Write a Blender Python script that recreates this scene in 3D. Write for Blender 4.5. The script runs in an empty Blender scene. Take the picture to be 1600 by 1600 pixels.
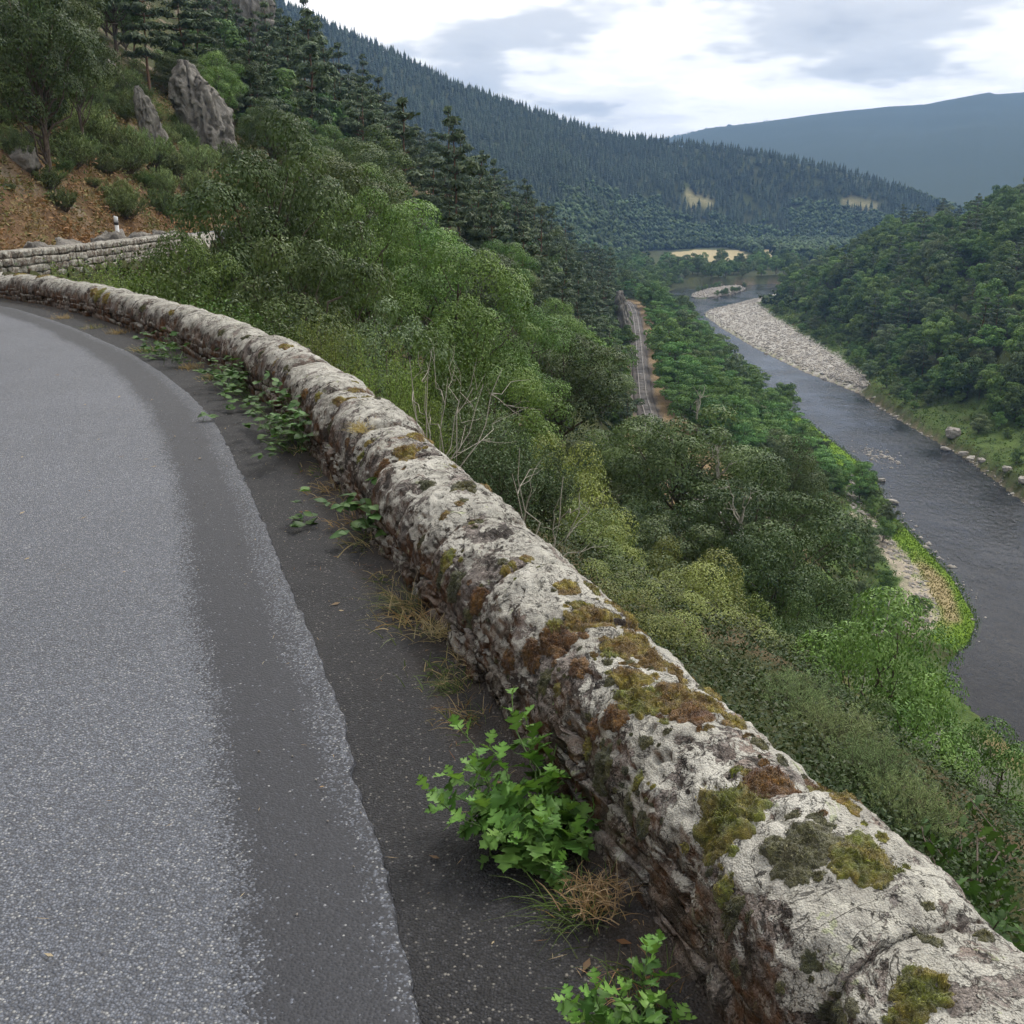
import bpy, math, random
import numpy as np
from mathutils import Vector, Matrix

# ------------------------------------------------------------------ camera, world, sun, exposure
scene = bpy.context.scene
COL = scene.collection
FPX, HOR, EYE = 1500.0, 315.0, 1.6            # focal length and horizon row for a 1600 px square frame, eye height
PITCH = math.atan((800 - HOR) / FPX)
cam_data = bpy.data.cameras.new("camera")
cam = bpy.data.objects.new("camera", cam_data)
COL.objects.link(cam)
cam.location = (0, 0, EYE)
cam.rotation_euler = (math.pi / 2 - PITCH, 0, 0)
cam_data.sensor_width = 36
cam_data.lens = 36 * FPX / 1600
cam_data.clip_start = 0.05
cam_data.clip_end = 40000
scene.camera = cam

SUN_EL, SUN_AZ = math.radians(52), math.radians(35)     # azimuth measured from +Y (view) towards +X
world = bpy.data.worlds.new("World")
scene.world = world
world.use_nodes = True
wn, wl = world.node_tree.nodes, world.node_tree.links
wn.clear()
w_out = wn.new("ShaderNodeOutputWorld")
sky = wn.new("ShaderNodeTexSky")
sky.sky_type = 'NISHITA'
sky.sun_disc = False
sky.sun_elevation = SUN_EL
sky.sun_rotation = SUN_AZ
sky.altitude = 700
sky.dust_density = 2.0
bg1 = wn.new("ShaderNodeBackground"); bg1.inputs[1].default_value = 0.12
wl.new(sky.outputs[0], bg1.inputs[0])
# cloud layer: a noise field on a plane high above, uniform over the whole sky
tc = wn.new("ShaderNodeTexCoord")
sep = wn.new("ShaderNodeSeparateXYZ"); wl.new(tc.outputs['Generated'], sep.inputs[0])
def wmath(op, a, b=None, clamp=False):
    n = wn.new("ShaderNodeMath"); n.operation = op; n.use_clamp = clamp
    for i, v in enumerate((a, b)):
        if v is None: continue
        if isinstance(v, (int, float)): n.inputs[i].default_value = v
        else: wl.new(v, n.inputs[i])
    return n.outputs[0]
zz = wmath('ADD', wmath('MAXIMUM', sep.outputs[2], 0.0), 0.16)
cmb = wn.new("ShaderNodeCombineXYZ")
wl.new(wmath('DIVIDE', sep.outputs[0], zz), cmb.inputs[0])
wl.new(wmath('DIVIDE', sep.outputs[1], zz), cmb.inputs[1])
cmb.inputs[2].default_value = 0.0
def wnoise(scale, detail, rough, offs, dist=0.0):
    mp = wn.new("ShaderNodeMapping"); mp.inputs['Location'].default_value = offs
    wl.new(cmb.outputs[0], mp.inputs[0])
    n = wn.new("ShaderNodeTexNoise"); n.inputs['Scale'].default_value = scale
    n.inputs['Detail'].default_value = detail; n.inputs['Roughness'].default_value = rough
    n.inputs['Distortion'].default_value = dist
    wl.new(mp.outputs[0], n.inputs['Vector'])
    return n.outputs[0]
def wramp(val, stops):
    r = wn.new("ShaderNodeValToRGB"); r.color_ramp.interpolation = 'EASE'
    e = r.color_ramp.elements
    while len(e) > 1: e.remove(e[-1])
    e[0].position, e[0].color = stops[0][0], (*stops[0][1], 1)
    for p, c in stops[1:]:
        k = e.new(p); k.color = (*c, 1)
    wl.new(val, r.inputs[0])
    return r.outputs[0]
CLOUD_OFF = (3.1, 0.4, 0.0)
n1 = wnoise(0.55, 5, 0.55, CLOUD_OFF, 0.0)
n2 = wnoise(1.7, 4, 0.6, (7.7, 2.2, 0.0), 0.0)
mixn = wmath('ADD', wmath('MULTIPLY', n1, 0.72), wmath('MULTIPLY', n2, 0.28))
cl_col = wramp(mixn, [(0.30, (0.86, 0.84, 0.81)), (0.43, (0.96, 0.90, 0.80)), (0.485, (0.76, 0.72, 0.66)), (0.535, (0.42, 0.415, 0.41)), (0.63, (0.26, 0.265, 0.28))])
bg2 = wn.new("ShaderNodeBackground"); bg2.inputs[1].default_value = 1.75
wl.new(cl_col, bg2.inputs[0])
mixs = wn.new("ShaderNodeMixShader"); mixs.inputs[0].default_value = 0.88
wl.new(bg1.outputs[0], mixs.inputs[1]); wl.new(bg2.outputs[0], mixs.inputs[2])
wl.new(mixs.outputs[0], w_out.inputs[0])

sun_data = bpy.data.lights.new("sun", 'SUN')
sun_data.energy = 1.5
sun_data.angle = math.radians(10)
sun_data.color = (1.0, 0.96, 0.90)
sun = bpy.data.objects.new("sun", sun_data)
COL.objects.link(sun)
sd = Vector((math.sin(SUN_AZ) * math.cos(SUN_EL), math.cos(SUN_AZ) * math.cos(SUN_EL), math.sin(SUN_EL)))
sun.rotation_euler = sd.to_track_quat('Z', 'Y').to_euler()

vs = scene.view_settings
vs.view_transform = 'Standard'; vs.look = 'None'; vs.exposure = 0.55; vs.gamma = 1.0
vs.use_curve_mapping = False
cy = scene.cycles
cy.max_bounces = 4; cy.diffuse_bounces = 2; cy.glossy_bounces = 1; cy.transmission_bounces = 2
cy.transparent_max_bounces = 4; cy.volume_bounces = 0
cy.use_denoising = True
cy.use_adaptive_sampling = True
cy.adaptive_threshold = 0.03; cy.adaptive_min_samples = 24
cy.caustics_reflective = False; cy.caustics_refractive = False

# ------------------------------------------------------------------ helpers
R = np.random.default_rng(11)
random.seed(4)

def _hash(ix, iy, iz, seed):
    h = (ix.astype(np.int64) * 374761393 + iy.astype(np.int64) * 668265263 + iz.astype(np.int64) * 2147483647 + seed * 974711) & 0xffffffff
    h = ((h ^ (h >> 13)) * 1274126177) & 0xffffffff
    h = (h ^ (h >> 16)) & 0xffffffff
    return h
_G = np.random.default_rng(5).normal(size=(256, 3)); _G /= np.linalg.norm(_G, axis=1)[:, None]
def perlin(P, seed=0):
    P = np.asarray(P, float)
    I = np.floor(P); f = P - I; I = I.astype(np.int64)
    u = f * f * f * (f * (f * 6 - 15) + 10)
    out = np.zeros(P.shape[:-1])
    for dx in (0, 1):
        for dy in (0, 1):
            for dz in (0, 1):
                g = _G[_hash(I[..., 0] + dx, I[..., 1] + dy, I[..., 2] + dz, seed) & 255]
                d = f - np.array([dx, dy, dz])
                w = (u[..., 0] if dx else 1 - u[..., 0]) * (u[..., 1] if dy else 1 - u[..., 1]) * (u[..., 2] if dz else 1 - u[..., 2])
                out += w * (g * d).sum(-1)
    return out * 1.5
def fbm(P, octaves=4, rough=0.5, seed=0):
    P = np.asarray(P, float); a, s, o = 1.0, 0.0, np.zeros(P.shape[:-1])
    for k in range(octaves):
        o += a * perlin(P * 2 ** k, seed + k); s += a; a *= rough
    return o / s
def fbm2(x, y, scale, octaves=4, rough=0.5, seed=0):
    x, y = np.broadcast_arrays(np.asarray(x, float), np.asarray(y, float))
    return fbm(np.stack([x / scale, y / scale, np.full(x.shape, 0.37 + seed)], -1), octaves, rough, seed)
def smooth(e0, e1, x):
    t = np.clip((np.asarray(x, float) - e0) / (e1 - e0), 0, 1)
    return t * t * (3 - 2 * t)

def ray(px, py):
    x = (px - 800) / FPX; z = -(py - 800) / FPX
    return np.array([x, math.cos(PITCH) + z * math.sin(PITCH), -math.sin(PITCH) + z * math.cos(PITCH)])
def at_z(px, py, z):
    d = ray(px, py); t = (z - EYE) / d[2]; return np.array([0, 0, EYE]) + t * d
def at_d(px, py, dist):
    d = ray(px, py); t = dist / math.hypot(d[0], d[1]); return np.array([0, 0, EYE]) + t * d
def project(P):
    P = np.asarray(P, float) - np.array([0, 0, EYE])
    y = P[..., 1] * math.cos(PITCH) - P[..., 2] * math.sin(PITCH)
    z = P[..., 1] * math.sin(PITCH) + P[..., 2] * math.cos(PITCH)
    y = np.where(np.abs(y) < 1e-6, 1e-6, y)
    return 800 + FPX * P[..., 0] / y, 800 - FPX * z / y, y

def mesh_from(name, V, Fc, smooth_shade=True, cols=None, mats=None, mat_idx=None, fattr=None):
    """V (n,3), Fc list of arrays (m,k) of one k each or a single array."""
    V = np.asarray(V, np.float32)
    if isinstance(Fc, np.ndarray): Fc = [Fc]
    Fc = [np.asarray(f, np.int32) for f in Fc if len(f)]
    me = bpy.data.meshes.new(name)
    nl = sum(f.size for f in Fc); nf = sum(len(f) for f in Fc)
    me.vertices.add(len(V)); me.vertices.foreach_set("co", V.ravel())
    me.loops.add(nl); me.polygons.add(nf)
    me.loops.foreach_set("vertex_index", np.concatenate([f.ravel() for f in Fc]))
    starts, tot, k = [], [], 0
    for f in Fc:
        starts.append(np.arange(len(f), dtype=np.int32) * f.shape[1] + k); tot.append(np.full(len(f), f.shape[1], np.int32)); k += f.size
    me.polygons.foreach_set("loop_start", np.concatenate(starts))
    try: me.polygons.foreach_set("loop_total", np.concatenate(tot))
    except Exception: pass
    if smooth_shade: me.polygons.foreach_set("use_smooth", np.ones(nf, bool))
    if mat_idx is not None: me.polygons.foreach_set("material_index", np.asarray(mat_idx, np.int32))
    me.update(calc_edges=True)
    if cols is not None:
        a = me.color_attributes.new("tint", 'FLOAT_COLOR', 'POINT')
        c = np.ones((len(V), 4), np.float32); c[:, :cols.shape[1]] = cols
        a.data.foreach_set("color", c.ravel())
    if fattr:
        for nme, arr in fattr.items():
            a = me.attributes.new(nme, 'FLOAT', 'POINT'); a.data.foreach_set("value", np.asarray(arr, np.float32))
    for m in (mats or []): me.materials.append(m)
    return me
def obj(name, me, parent=None, loc=(0, 0, 0), rot=(0, 0, 0), scale=(1, 1, 1)):
    o = bpy.data.objects.new(name, me); COL.objects.link(o)
    o.location = loc; o.rotation_euler = rot; o.scale = scale
    if parent is not None: o.parent = parent
    return o
def empty(name, loc=(0, 0, 0), rot=(0, 0, 0), scale=(1, 1, 1)):
    return obj(name, None, None, loc, rot, scale)
def tag(o, label=None, cat=None, group=None, kind=None):
    if label: o["label"] = label
    if cat: o["category"] = cat
    if group: o["group"] = group
    if kind: o["kind"] = kind
    return o
def copy_tree(o, parent=None):
    c = o.copy(); COL.objects.link(c); c.parent = parent
    for ch in o.children: copy_tree(ch, c)
    return c

def grid_faces(n, m, closed_m=False):
    """faces of an n x m vertex grid (index i*m+j)"""
    i = np.arange(n - 1)[:, None]; j = np.arange(m if closed_m else m - 1)[None, :]
    j2 = (j + 1) % m
    a = i * m + j; b = i * m + j2; c = (i + 1) * m + j2; d = (i + 1) * m + j
    return np.stack([a, b, c, d], -1).reshape(-1, 4)

# ------------------------------------------------------------------ node material kit
class Mat:
    def __init__(s, name):
        s.m = bpy.data.materials.new(name); s.m.use_nodes = True
        s.n, s.l = s.m.node_tree.nodes, s.m.node_tree.links
        s.n.clear(); s.out = s.n.new("ShaderNodeOutputMaterial")
    def node(s, t, **kw):
        n = s.n.new(t)
        for k, v in kw.items(): setattr(n, k, v)
        return n
    def put(s, sock, v):
        if isinstance(v, (int, float)): sock.default_value = v
        elif isinstance(v, (tuple, list)):
            sock.default_value = (*v, 1) if len(v) == 3 and sock.type == 'RGBA' else v
        else: s.l.new(v, sock)
    def pos(s):
        return s.node("ShaderNodeNewGeometry").outputs['Position']
    def objco(s):
        return s.node("ShaderNodeTexCoord").outputs['Object']
    def mapping(s, vec, scale=(1, 1, 1), loc=(0, 0, 0)):
        n = s.node("ShaderNodeMapping"); s.l.new(vec, n.inputs[0])
        n.inputs['Scale'].default_value = scale; n.inputs['Location'].default_value = loc
        return n.outputs[0]
    def noise(s, vec, scale, detail=4, rough=0.55, dist=0.0, out=0):
        n = s.node("ShaderNodeTexNoise"); s.l.new(vec, n.inputs['Vector'])
        n.inputs['Scale'].default_value = scale; n.inputs['Detail'].default_value = detail
        n.inputs['Roughness'].default_value = rough; n.inputs['Distortion'].default_value = dist
        return n.outputs[out]
    def voronoi(s, vec, scale, feature='F1', out='Distance', rnd=1.0):
        n = s.node("ShaderNodeTexVoronoi", feature=feature); s.l.new(vec, n.inputs['Vector'])
        n.inputs['Scale'].default_value = scale
        if 'Randomness' in n.inputs: n.inputs['Randomness'].default_value = rnd
        return n.outputs[out]
    def ramp(s, val, stops, interp='LINEAR'):
        r = s.node("ShaderNodeValToRGB"); r.color_ramp.interpolation = interp
        e = r.color_ramp.elements
        while len(e) > 1: e.remove(e[-1])
        def cc(c): return (c, c, c, 1) if isinstance(c, (int, float)) else (*c, 1)
        e[0].position, e[0].color = stops[0][0], cc(stops[0][1])
        for p, c in stops[1:]: e.new(p).color = cc(c)
        s.l.new(val, r.inputs[0]); return r.outputs[0]
    def math(s, op, a, b=None, clamp=False):
        n = s.node("ShaderNodeMath", operation=op, use_clamp=clamp)
        s.put(n.inputs[0], a)
        if b is not None: s.put(n.inputs[1], b)
        return n.outputs[0]
    def mix(s, fac, a, b, blend='MIX'):
        n = s.node("ShaderNodeMix", data_type='RGBA', blend_type=blend)
        s.put(n.inputs[0], fac); s.put(n.inputs[6], a); s.put(n.inputs[7], b)
        return n.outputs[2]
    def attr(s, name, out='Color'):
        return s.node("ShaderNodeAttribute", attribute_name=name).outputs[out]
    def bump(s, h, strength, dist, normal=None):
        n = s.node("ShaderNodeBump"); s.l.new(h, n.inputs['Height'])
        n.inputs['Strength'].default_value = strength; n.inputs['Distance'].default_value = dist
        if normal is not None: s.l.new(normal, n.inputs['Normal'])
        return n.outputs[0]
    def bsdf(s, color, rough=0.8, spec=0.3, normal=None, **kw):
        b = s.node("ShaderNodeBsdfPrincipled")
        s.put(b.inputs['Base Color'], color); s.put(b.inputs['Roughness'], rough)
        b.inputs['Specular IOR Level'].default_value = spec
        if normal is not None: s.l.new(normal, b.inputs['Normal'])
        for k, v in kw.items(): s.put(b.inputs[k], v)
        s.l.new(b.outputs[0], s.out.inputs[0]); return b

def leaf_mat(name, translucency=0.3, rough=0.5, spec=0.25, var=0.25, hue=0.03):
    """tint attribute (colour of each leaf) x a small random shift per plant"""
    m = Mat(name)
    oi = m.node("ShaderNodeObjectInfo")
    hsv = m.node("ShaderNodeHueSaturation")
    m.l.new(m.attr("tint"), hsv.inputs['Color'])
    m.put(hsv.inputs['Hue'], m.math('ADD', m.math('MULTIPLY', oi.outputs['Random'], hue), 0.5 - hue / 2))
    r2 = m.math('FRACT', m.math('MULTIPLY', oi.outputs['Random'], 7.31))
    m.put(hsv.inputs['Value'], m.math('ADD', m.math('MULTIPLY', r2, 2 * var), 1 - var))
    b = m.bsdf(hsv.outputs[0], rough, spec)
    if translucency > 0:
        t = m.node("ShaderNodeBsdfTranslucent"); m.l.new(m.mix(1.0, hsv.outputs[0], (1.1, 1.15, 0.6), 'MULTIPLY'), t.inputs[0])
        x = m.node("ShaderNodeMixShader"); x.inputs[0].default_value = translucency
        m.l.new(b.outputs[0], x.inputs[1]); m.l.new(t.outputs[0], x.inputs[2]); m.l.new(x.outputs[0], m.out.inputs[0])
    return m.m
def bark_mat(name, c1, c2, scale=12):
    m = Mat(name); p = m.mapping(m.objco(), (1, 1, 0.35))
    n = m.noise(p, scale, 5, 0.65)
    m.bsdf(m.ramp(n, [(0.3, c1), (0.7, c2)]), 0.9, 0.15, m.bump(n, 0.6, 0.02)); return m.m
LEAF = leaf_mat("leaf", 0.14, 0.5, 0.25, 0.30, 0.035)
LEAF_MATTE = leaf_mat("leaf_matte", 0.12, 0.7, 0.12, 0.32, 0.035)
NEEDLE = leaf_mat("needle", 0.12, 0.6, 0.2, 0.2, 0.02)
WEED = leaf_mat("weed_leaf", 0.25, 0.5, 0.3, 0.16, 0.02)
DRY = leaf_mat("dry_grass", 0.25, 0.7, 0.15, 0.1, 0.01)
BARK = bark_mat("bark", (0.06, 0.045, 0.035), (0.17, 0.14, 0.115))
PINE_BARK = bark_mat("pine_bark", (0.10, 0.06, 0.04), (0.24, 0.15, 0.10))
DEADWOOD = bark_mat("dead_wood", (0.26, 0.24, 0.20), (0.46, 0.43, 0.37), 25)

# ------------------------------------------------------------------ the lie of the land
WATER_Z, RAIL_Z = -55.5, -41.5
WALL_W, WALL_H = 0.48, 0.44
_wb = np.array([(1.55, -1.8), (1.02, 0.0), (0.45, 1.54), (0.28, 2.0), (0.11, 2.47), (-0.08, 2.97), (-0.28, 3.5), (-0.61, 4.38), (-1.13, 5.75), (-1.93, 7.7), (-2.78, 9.3), (-3.72, 10.9), (-5.6, 13.55), (-7.3, 15.6), (-9.3, 17.7), (-11.9, 19.9), (-15.2, 21.8), (-19.5, 22.9), (-25, 22.6)])
def smooth_curve(P, step=0.05, it=6):
    P = np.asarray(P, float)
    d = np.r_[0, np.cumsum(np.linalg.norm(np.diff(P, axis=0), axis=1))]
    t = np.arange(0, d[-1], step)
    Q = np.stack([np.interp(t, d, P[:, k]) for k in range(P.shape[1])], -1)
    k = max(3, int(0.9 / step)); ker = np.ones(k) / k
    for _ in range(it):
        pad = np.concatenate([2 * Q[0] - Q[k:0:-1], Q, 2 * Q[-1] - Q[-2:-k - 2:-1]])
        S = np.stack([np.convolve(pad[:, c], ker, 'same') for c in range(Q.shape[1])], -1)
        Q = S[k:k + len(Q)]
    return Q
class Path:
    def __init__(s, P, step=0.05, it=6):
        Q = smooth_curve(P, step, it)
        s.d = np.r_[0, np.cumsum(np.linalg.norm(np.diff(Q, axis=0), axis=1))]
        s.Q = Q; T = np.gradient(Q, axis=0); T /= np.linalg.norm(T, axis=1)[:, None]; s.T = T
        s.L = s.d[-1]
    def at(s, t):
        t = np.asarray(t, float)
        return np.stack([np.interp(t, s.d, s.Q[:, k]) for k in range(2)], -1)
    def nrm(s, t):
        tx = np.interp(t, s.d, s.T[:, 0]); ty = np.interp(t, s.d, s.T[:, 1])
        n = np.stack([ty, -tx], -1); return n / np.linalg.norm(n, axis=-1)[..., None]
    def xyz(s, t, off, z):
        p = s.at(t) + s.nrm(t) * np.asarray(off)[..., None]
        return np.concatenate([p, np.broadcast_to(np.asarray(z, float)[..., None], p.shape[:-1] + (1,))], -1)
NEAR = Path(_wb)                                   # foot of the near wall on the road side, outward = to the right
FARW = Path([(-30, 25.6), (-22, 25.4), (-17.6, 26.6), (-15.7, 29.5), (-15.3, 34), (-15.6, 40), (-16.0, 48), (-16.6, 60), (-17.0, 80)])

_gy = np.arange(-400, 12000, 0.5)
def _table(pts, width):
    y = np.array([p[0] for p in pts], float); v = np.array([p[1] for p in pts], float)
    a = np.interp(_gy, y, v)
    k = int(width / 0.5) | 1
    if k > 1:
        ker = np.hanning(k + 2)[1:-1]; ker /= ker.sum()
        a = np.convolve(np.pad(a, k // 2, 'edge'), ker, 'valid')
    return lambda q: np.interp(q, _gy, a)
_nw = NEAR.at(np.arange(0, NEAR.L, 0.4)) + NEAR.nrm(np.arange(0, NEAR.L, 0.4)) * (WALL_W + 0.02)
_nw = [(p[1], p[0]) for p in _nw if p[1] < 20.3 and p[0] > -14]
XC = _table([(-400, 60), (-60, 22), (-20, 7.5)] + _nw + [(22.2, -17), (23.6, -21), (25.4, -20), (27.0, -16.6), (29.5, -15.35), (34, -15.0), (44, -15.5), (60, -16.3), (80, -16.7), (120, -15), (200, -13.5), (330, -11), (390, -12), (430, -24), (480, -60), (540, -130), (700, -260), (1200, -400)], 1.5)
XR = _table([(-400, 90), (-40, 45), (0, 40), (60, 38), (100, 33), (140, 28.5), (182, 27.6), (220, 30.4), (266, 35.5), (318, 41.5), (372, 47.3), (400, 50.0), (428, 52.0), (450, 51.0), (475, 44.0), (520, 20), (600, -40), (700, -120), (1200, -300)], 14)
XL = _table([(-400, 80), (-50, 46), (0, 44), (60, 46), (98, 50.5), (112, 56.5), (118, 62.5), (126, 67.5), (143, 71.5), (177, 74.5), (204, 81), (256, 82), (273, 80.5), (352, 82.4), (440, 85), (522, 89.5), (600, 97), (650, 106), (685, 119), (708, 150), (728, 230), (750, 420), (12000, 5000)], 6)
XW = _table([(-400, 130), (0, 98), (100, 100), (180, 101.5), (218, 106), (260, 106.2), (300, 108.5), (338, 102.5), (393, 99.3), (455, 99), (515, 101), (540, 108), (573, 131), (600, 148), (650, 178), (690, 215), (715, 320), (740, 560), (12000, 6000)], 8)
XT = _table([(-400, 150), (0, 101), (180, 104), (217, 108.5), (253, 109), (295, 112), (308, 114.5), (330, 118.5), (357, 121.5), (423, 126.5), (500, 133), (555, 140), (590, 152), (620, 180), (660, 225), (690, 330), (720, 580), (12000, 6100)], 8)

E_CREST = _table([(-2600, 400), (-900, 330), (-500, 280), (-266, 219), (-156, 177), (-66, 138), (139, 90), (363, 62), (450, 44), (547, 14), (640, -22), (760, -42), (3000, -42)], 30)
def road_edge_profile(u, U, y):
    near = np.exp(-(np.clip(y - 4, 0, None) / 28.0) ** 2)
    zn = np.interp(u, [0, 0.35, 1.5, 3.2, 6, 10, 15], [-0.35, -0.5, -1.0, -1.9, -4.6, -9.0, -14.2])
    zn = np.where(u > 15, -14.2 + (RAIL_Z + 14.2) * np.clip((u - 15) / np.maximum(U - 15, 1), 0, 1), zn)
    zf = -0.5 * np.clip(u / 0.3, 0, 1) + (RAIL_Z + 0.5) * np.clip(u / np.maximum(U, 1), 0, 1)
    return near * zn + (1 - near) * zf
def ground_z(x, y):
    x = np.asarray(x, float); y = np.asarray(y, float)
    xc, xr, xl, xw, xt = XC(y), XR(y), XL(y), XW(y), XT(y)
    u = x - xc
    r = np.hypot(x, y)
    n_big = fbm2(x, y, 45, 4, 0.5, 1); n_mid = fbm2(x, y, 9, 3, 0.55, 2); n_sm = fbm2(x, y, 1.6, 3, 0.5, 3)
    U = xr - 5 - xc
    z = road_edge_profile(np.clip(u, 0, None), U, y)
    am = smooth(0.3, 12, u) * smooth(0, 12, U - u)
    z = z + am * (3.4 * n_big + 1.2 * n_mid) + smooth(0.6, 4, u) * smooth(0, 6, U - u) * 0.25 * n_sm
    # rail bench, then the bank down to the river
    b = x - (xr + 5)
    B = np.maximum(xl - (xr + 5), 4)
    bank = np.interp(np.clip(b / B, 0, 1), [0, 0.12, 0.55, 0.80, 0.97, 1.0], [0, 0.03, 0.70, 0.90, 0.975, 1.0])
    zb = RAIL_Z - 0.25 + (WATER_Z - 0.1 - RAIL_Z) * bank + smooth(0, 8, b) * smooth(4, 16, xl - x) * (1.6 * n_big + 0.9 * n_mid)
    z = np.where(u > U, np.where(b < 0, RAIL_Z - 0.28, zb), z)
    # bed
    zbed = WATER_Z - 0.12 - 1.1 * smooth(0, 9, x - xl) * smooth(0, 7, xw - x) + 0.10 * n_mid
    z = np.where(x > xl, zbed, z)
    isl = 1 - ((((x - 138) * 0.45 + (y - 652) * 0.893) / 50) ** 2 + (((x - 138) * 0.893 - (y - 652) * 0.45) / 13) ** 2)
    z = np.where((isl > 0) & (x > xl), np.maximum(z, WATER_Z - 0.1 + 1.6 * np.sqrt(np.clip(isl, 0, 1)) + 0.2 * n_sm), z)
    # gravel bar / right bank
    g = np.clip((x - xw) / np.maximum(xt - xw, 1.5), 0, 1)
    zg = WATER_Z - 0.12 + 2.3 * np.sqrt(g) * smooth(0, 3, x - xw) + 0.25 * n_sm * smooth(0, 2, x - xw)
    z = np.where(x > xw, zg, z)
    # wooded hill on the right
    v = x - xt
    cap = np.interp(y, [-200, 250, 380, 447, 520, 566, 620, 675, 720, 800], [180, 105, 60, 36, 18, -4, -25, -44, -50, -50])
    s = 0.18 * np.clip(v, 0, 14) + 0.80 * np.clip(v - 14, 0, None)
    top = np.maximum(cap - (WATER_Z + 2.2), 1)
    zh = WATER_Z + 2.2 + top * (1 - np.exp(-s / top)) * 1.0 + smooth(4, 40, v) * smooth(0, 15, top) * (2.6 * n_big + 1.0 * n_mid)
    z = np.where(v > 0, zh, z)
    # uphill side of the road
    w = -(u + np.interp(y, [20, 26], [7.3, 5.6]))
    bench = -0.16
    up = 0.95 * np.clip(w, 0, 5) + 0.74 * np.clip(w - 5, 0, 130) + 0.35 * np.clip(w - 135, 0, None)
    up = up + smooth(0, 6, w) * (0.9 * n_mid + 0.35 * n_sm) + smooth(5, 30, w) * 4.0 * n_big
    up = up + np.interp(y, [0, 20, 28], [0, 0, -0.35])
    z = np.where(u < 0, bench + np.interp(y, [0, 22, 28], [0, -0.2, -0.5]), z)
    z = np.where(w > 0, np.interp(y, [0, 22, 28], [0, -0.2, -0.5]) + up, z)
    # far valley floor and the long ridge across it
    far = smooth(430, 620, y)
    floor = -50.5 + 1.2 * n_big + np.interp(y, [700, 900, 1000], [0, 1.0, 1.0])
    land = (x < xl - 12) | (x > xt) | (y > 860)
    z = np.where(far > 0, np.where(land, np.maximum(z, floor * far + (1 - far) * -70), z), z)
    foot = np.interp(x, [-1200, -400, -100, 60, 140, 300, 600], [300, 560, 700, 800, 1090, 1230, 1240])
    crest = E_CREST(x)
    yc = np.interp(x, [-900, -266, -66, 139, 547, 800], [1150, 1270, 1345, 1490, 1400, 1380])
    t = (y - foot) / (yc - foot)
    prof = np.where(t < 1, np.clip(t, 0, 1) ** 1.05, 1 - 0.18 * np.clip(t - 1, 0, 3))
    nE = fbm2(x, y, 230, 4, 0.55, 9)
    zE = -50 + (crest + 50) * prof + 34 * nE * np.clip(t, 0, 1) * np.clip(1.0 - t, 0, 1) * 3 * smooth(-50, 60, crest)
    z = np.where(t > 0, np.maximum(z, zE), z)
    # blue mountain on the horizon
    ax = x / np.maximum(y, 1)
    eF = np.interp(ax, [-3, -0.3, 0.08, 0.145, 0.17, 0.19, 0.25, 0.31, 0.40, 0.46, 0.463, 0.52, 0.7, 3], [330, 330, 250, 275, 296, 318, 345, 372, 392, 432, 422, 432, 470, 500])
    zF = -60 + (eF + 60) * smooth(1900, 4950, r) ** 0.8 + 45 * fbm2(x, y, 700, 4, 0.5, 12) * smooth(2000, 3500, r) * smooth(5000, 4000, r)
    z = np.where(r > 1900, np.maximum(z, zF), z)
    return z
def gz(x, y): return float(ground_z(np.array([x]), np.array([y]))[0])

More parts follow.
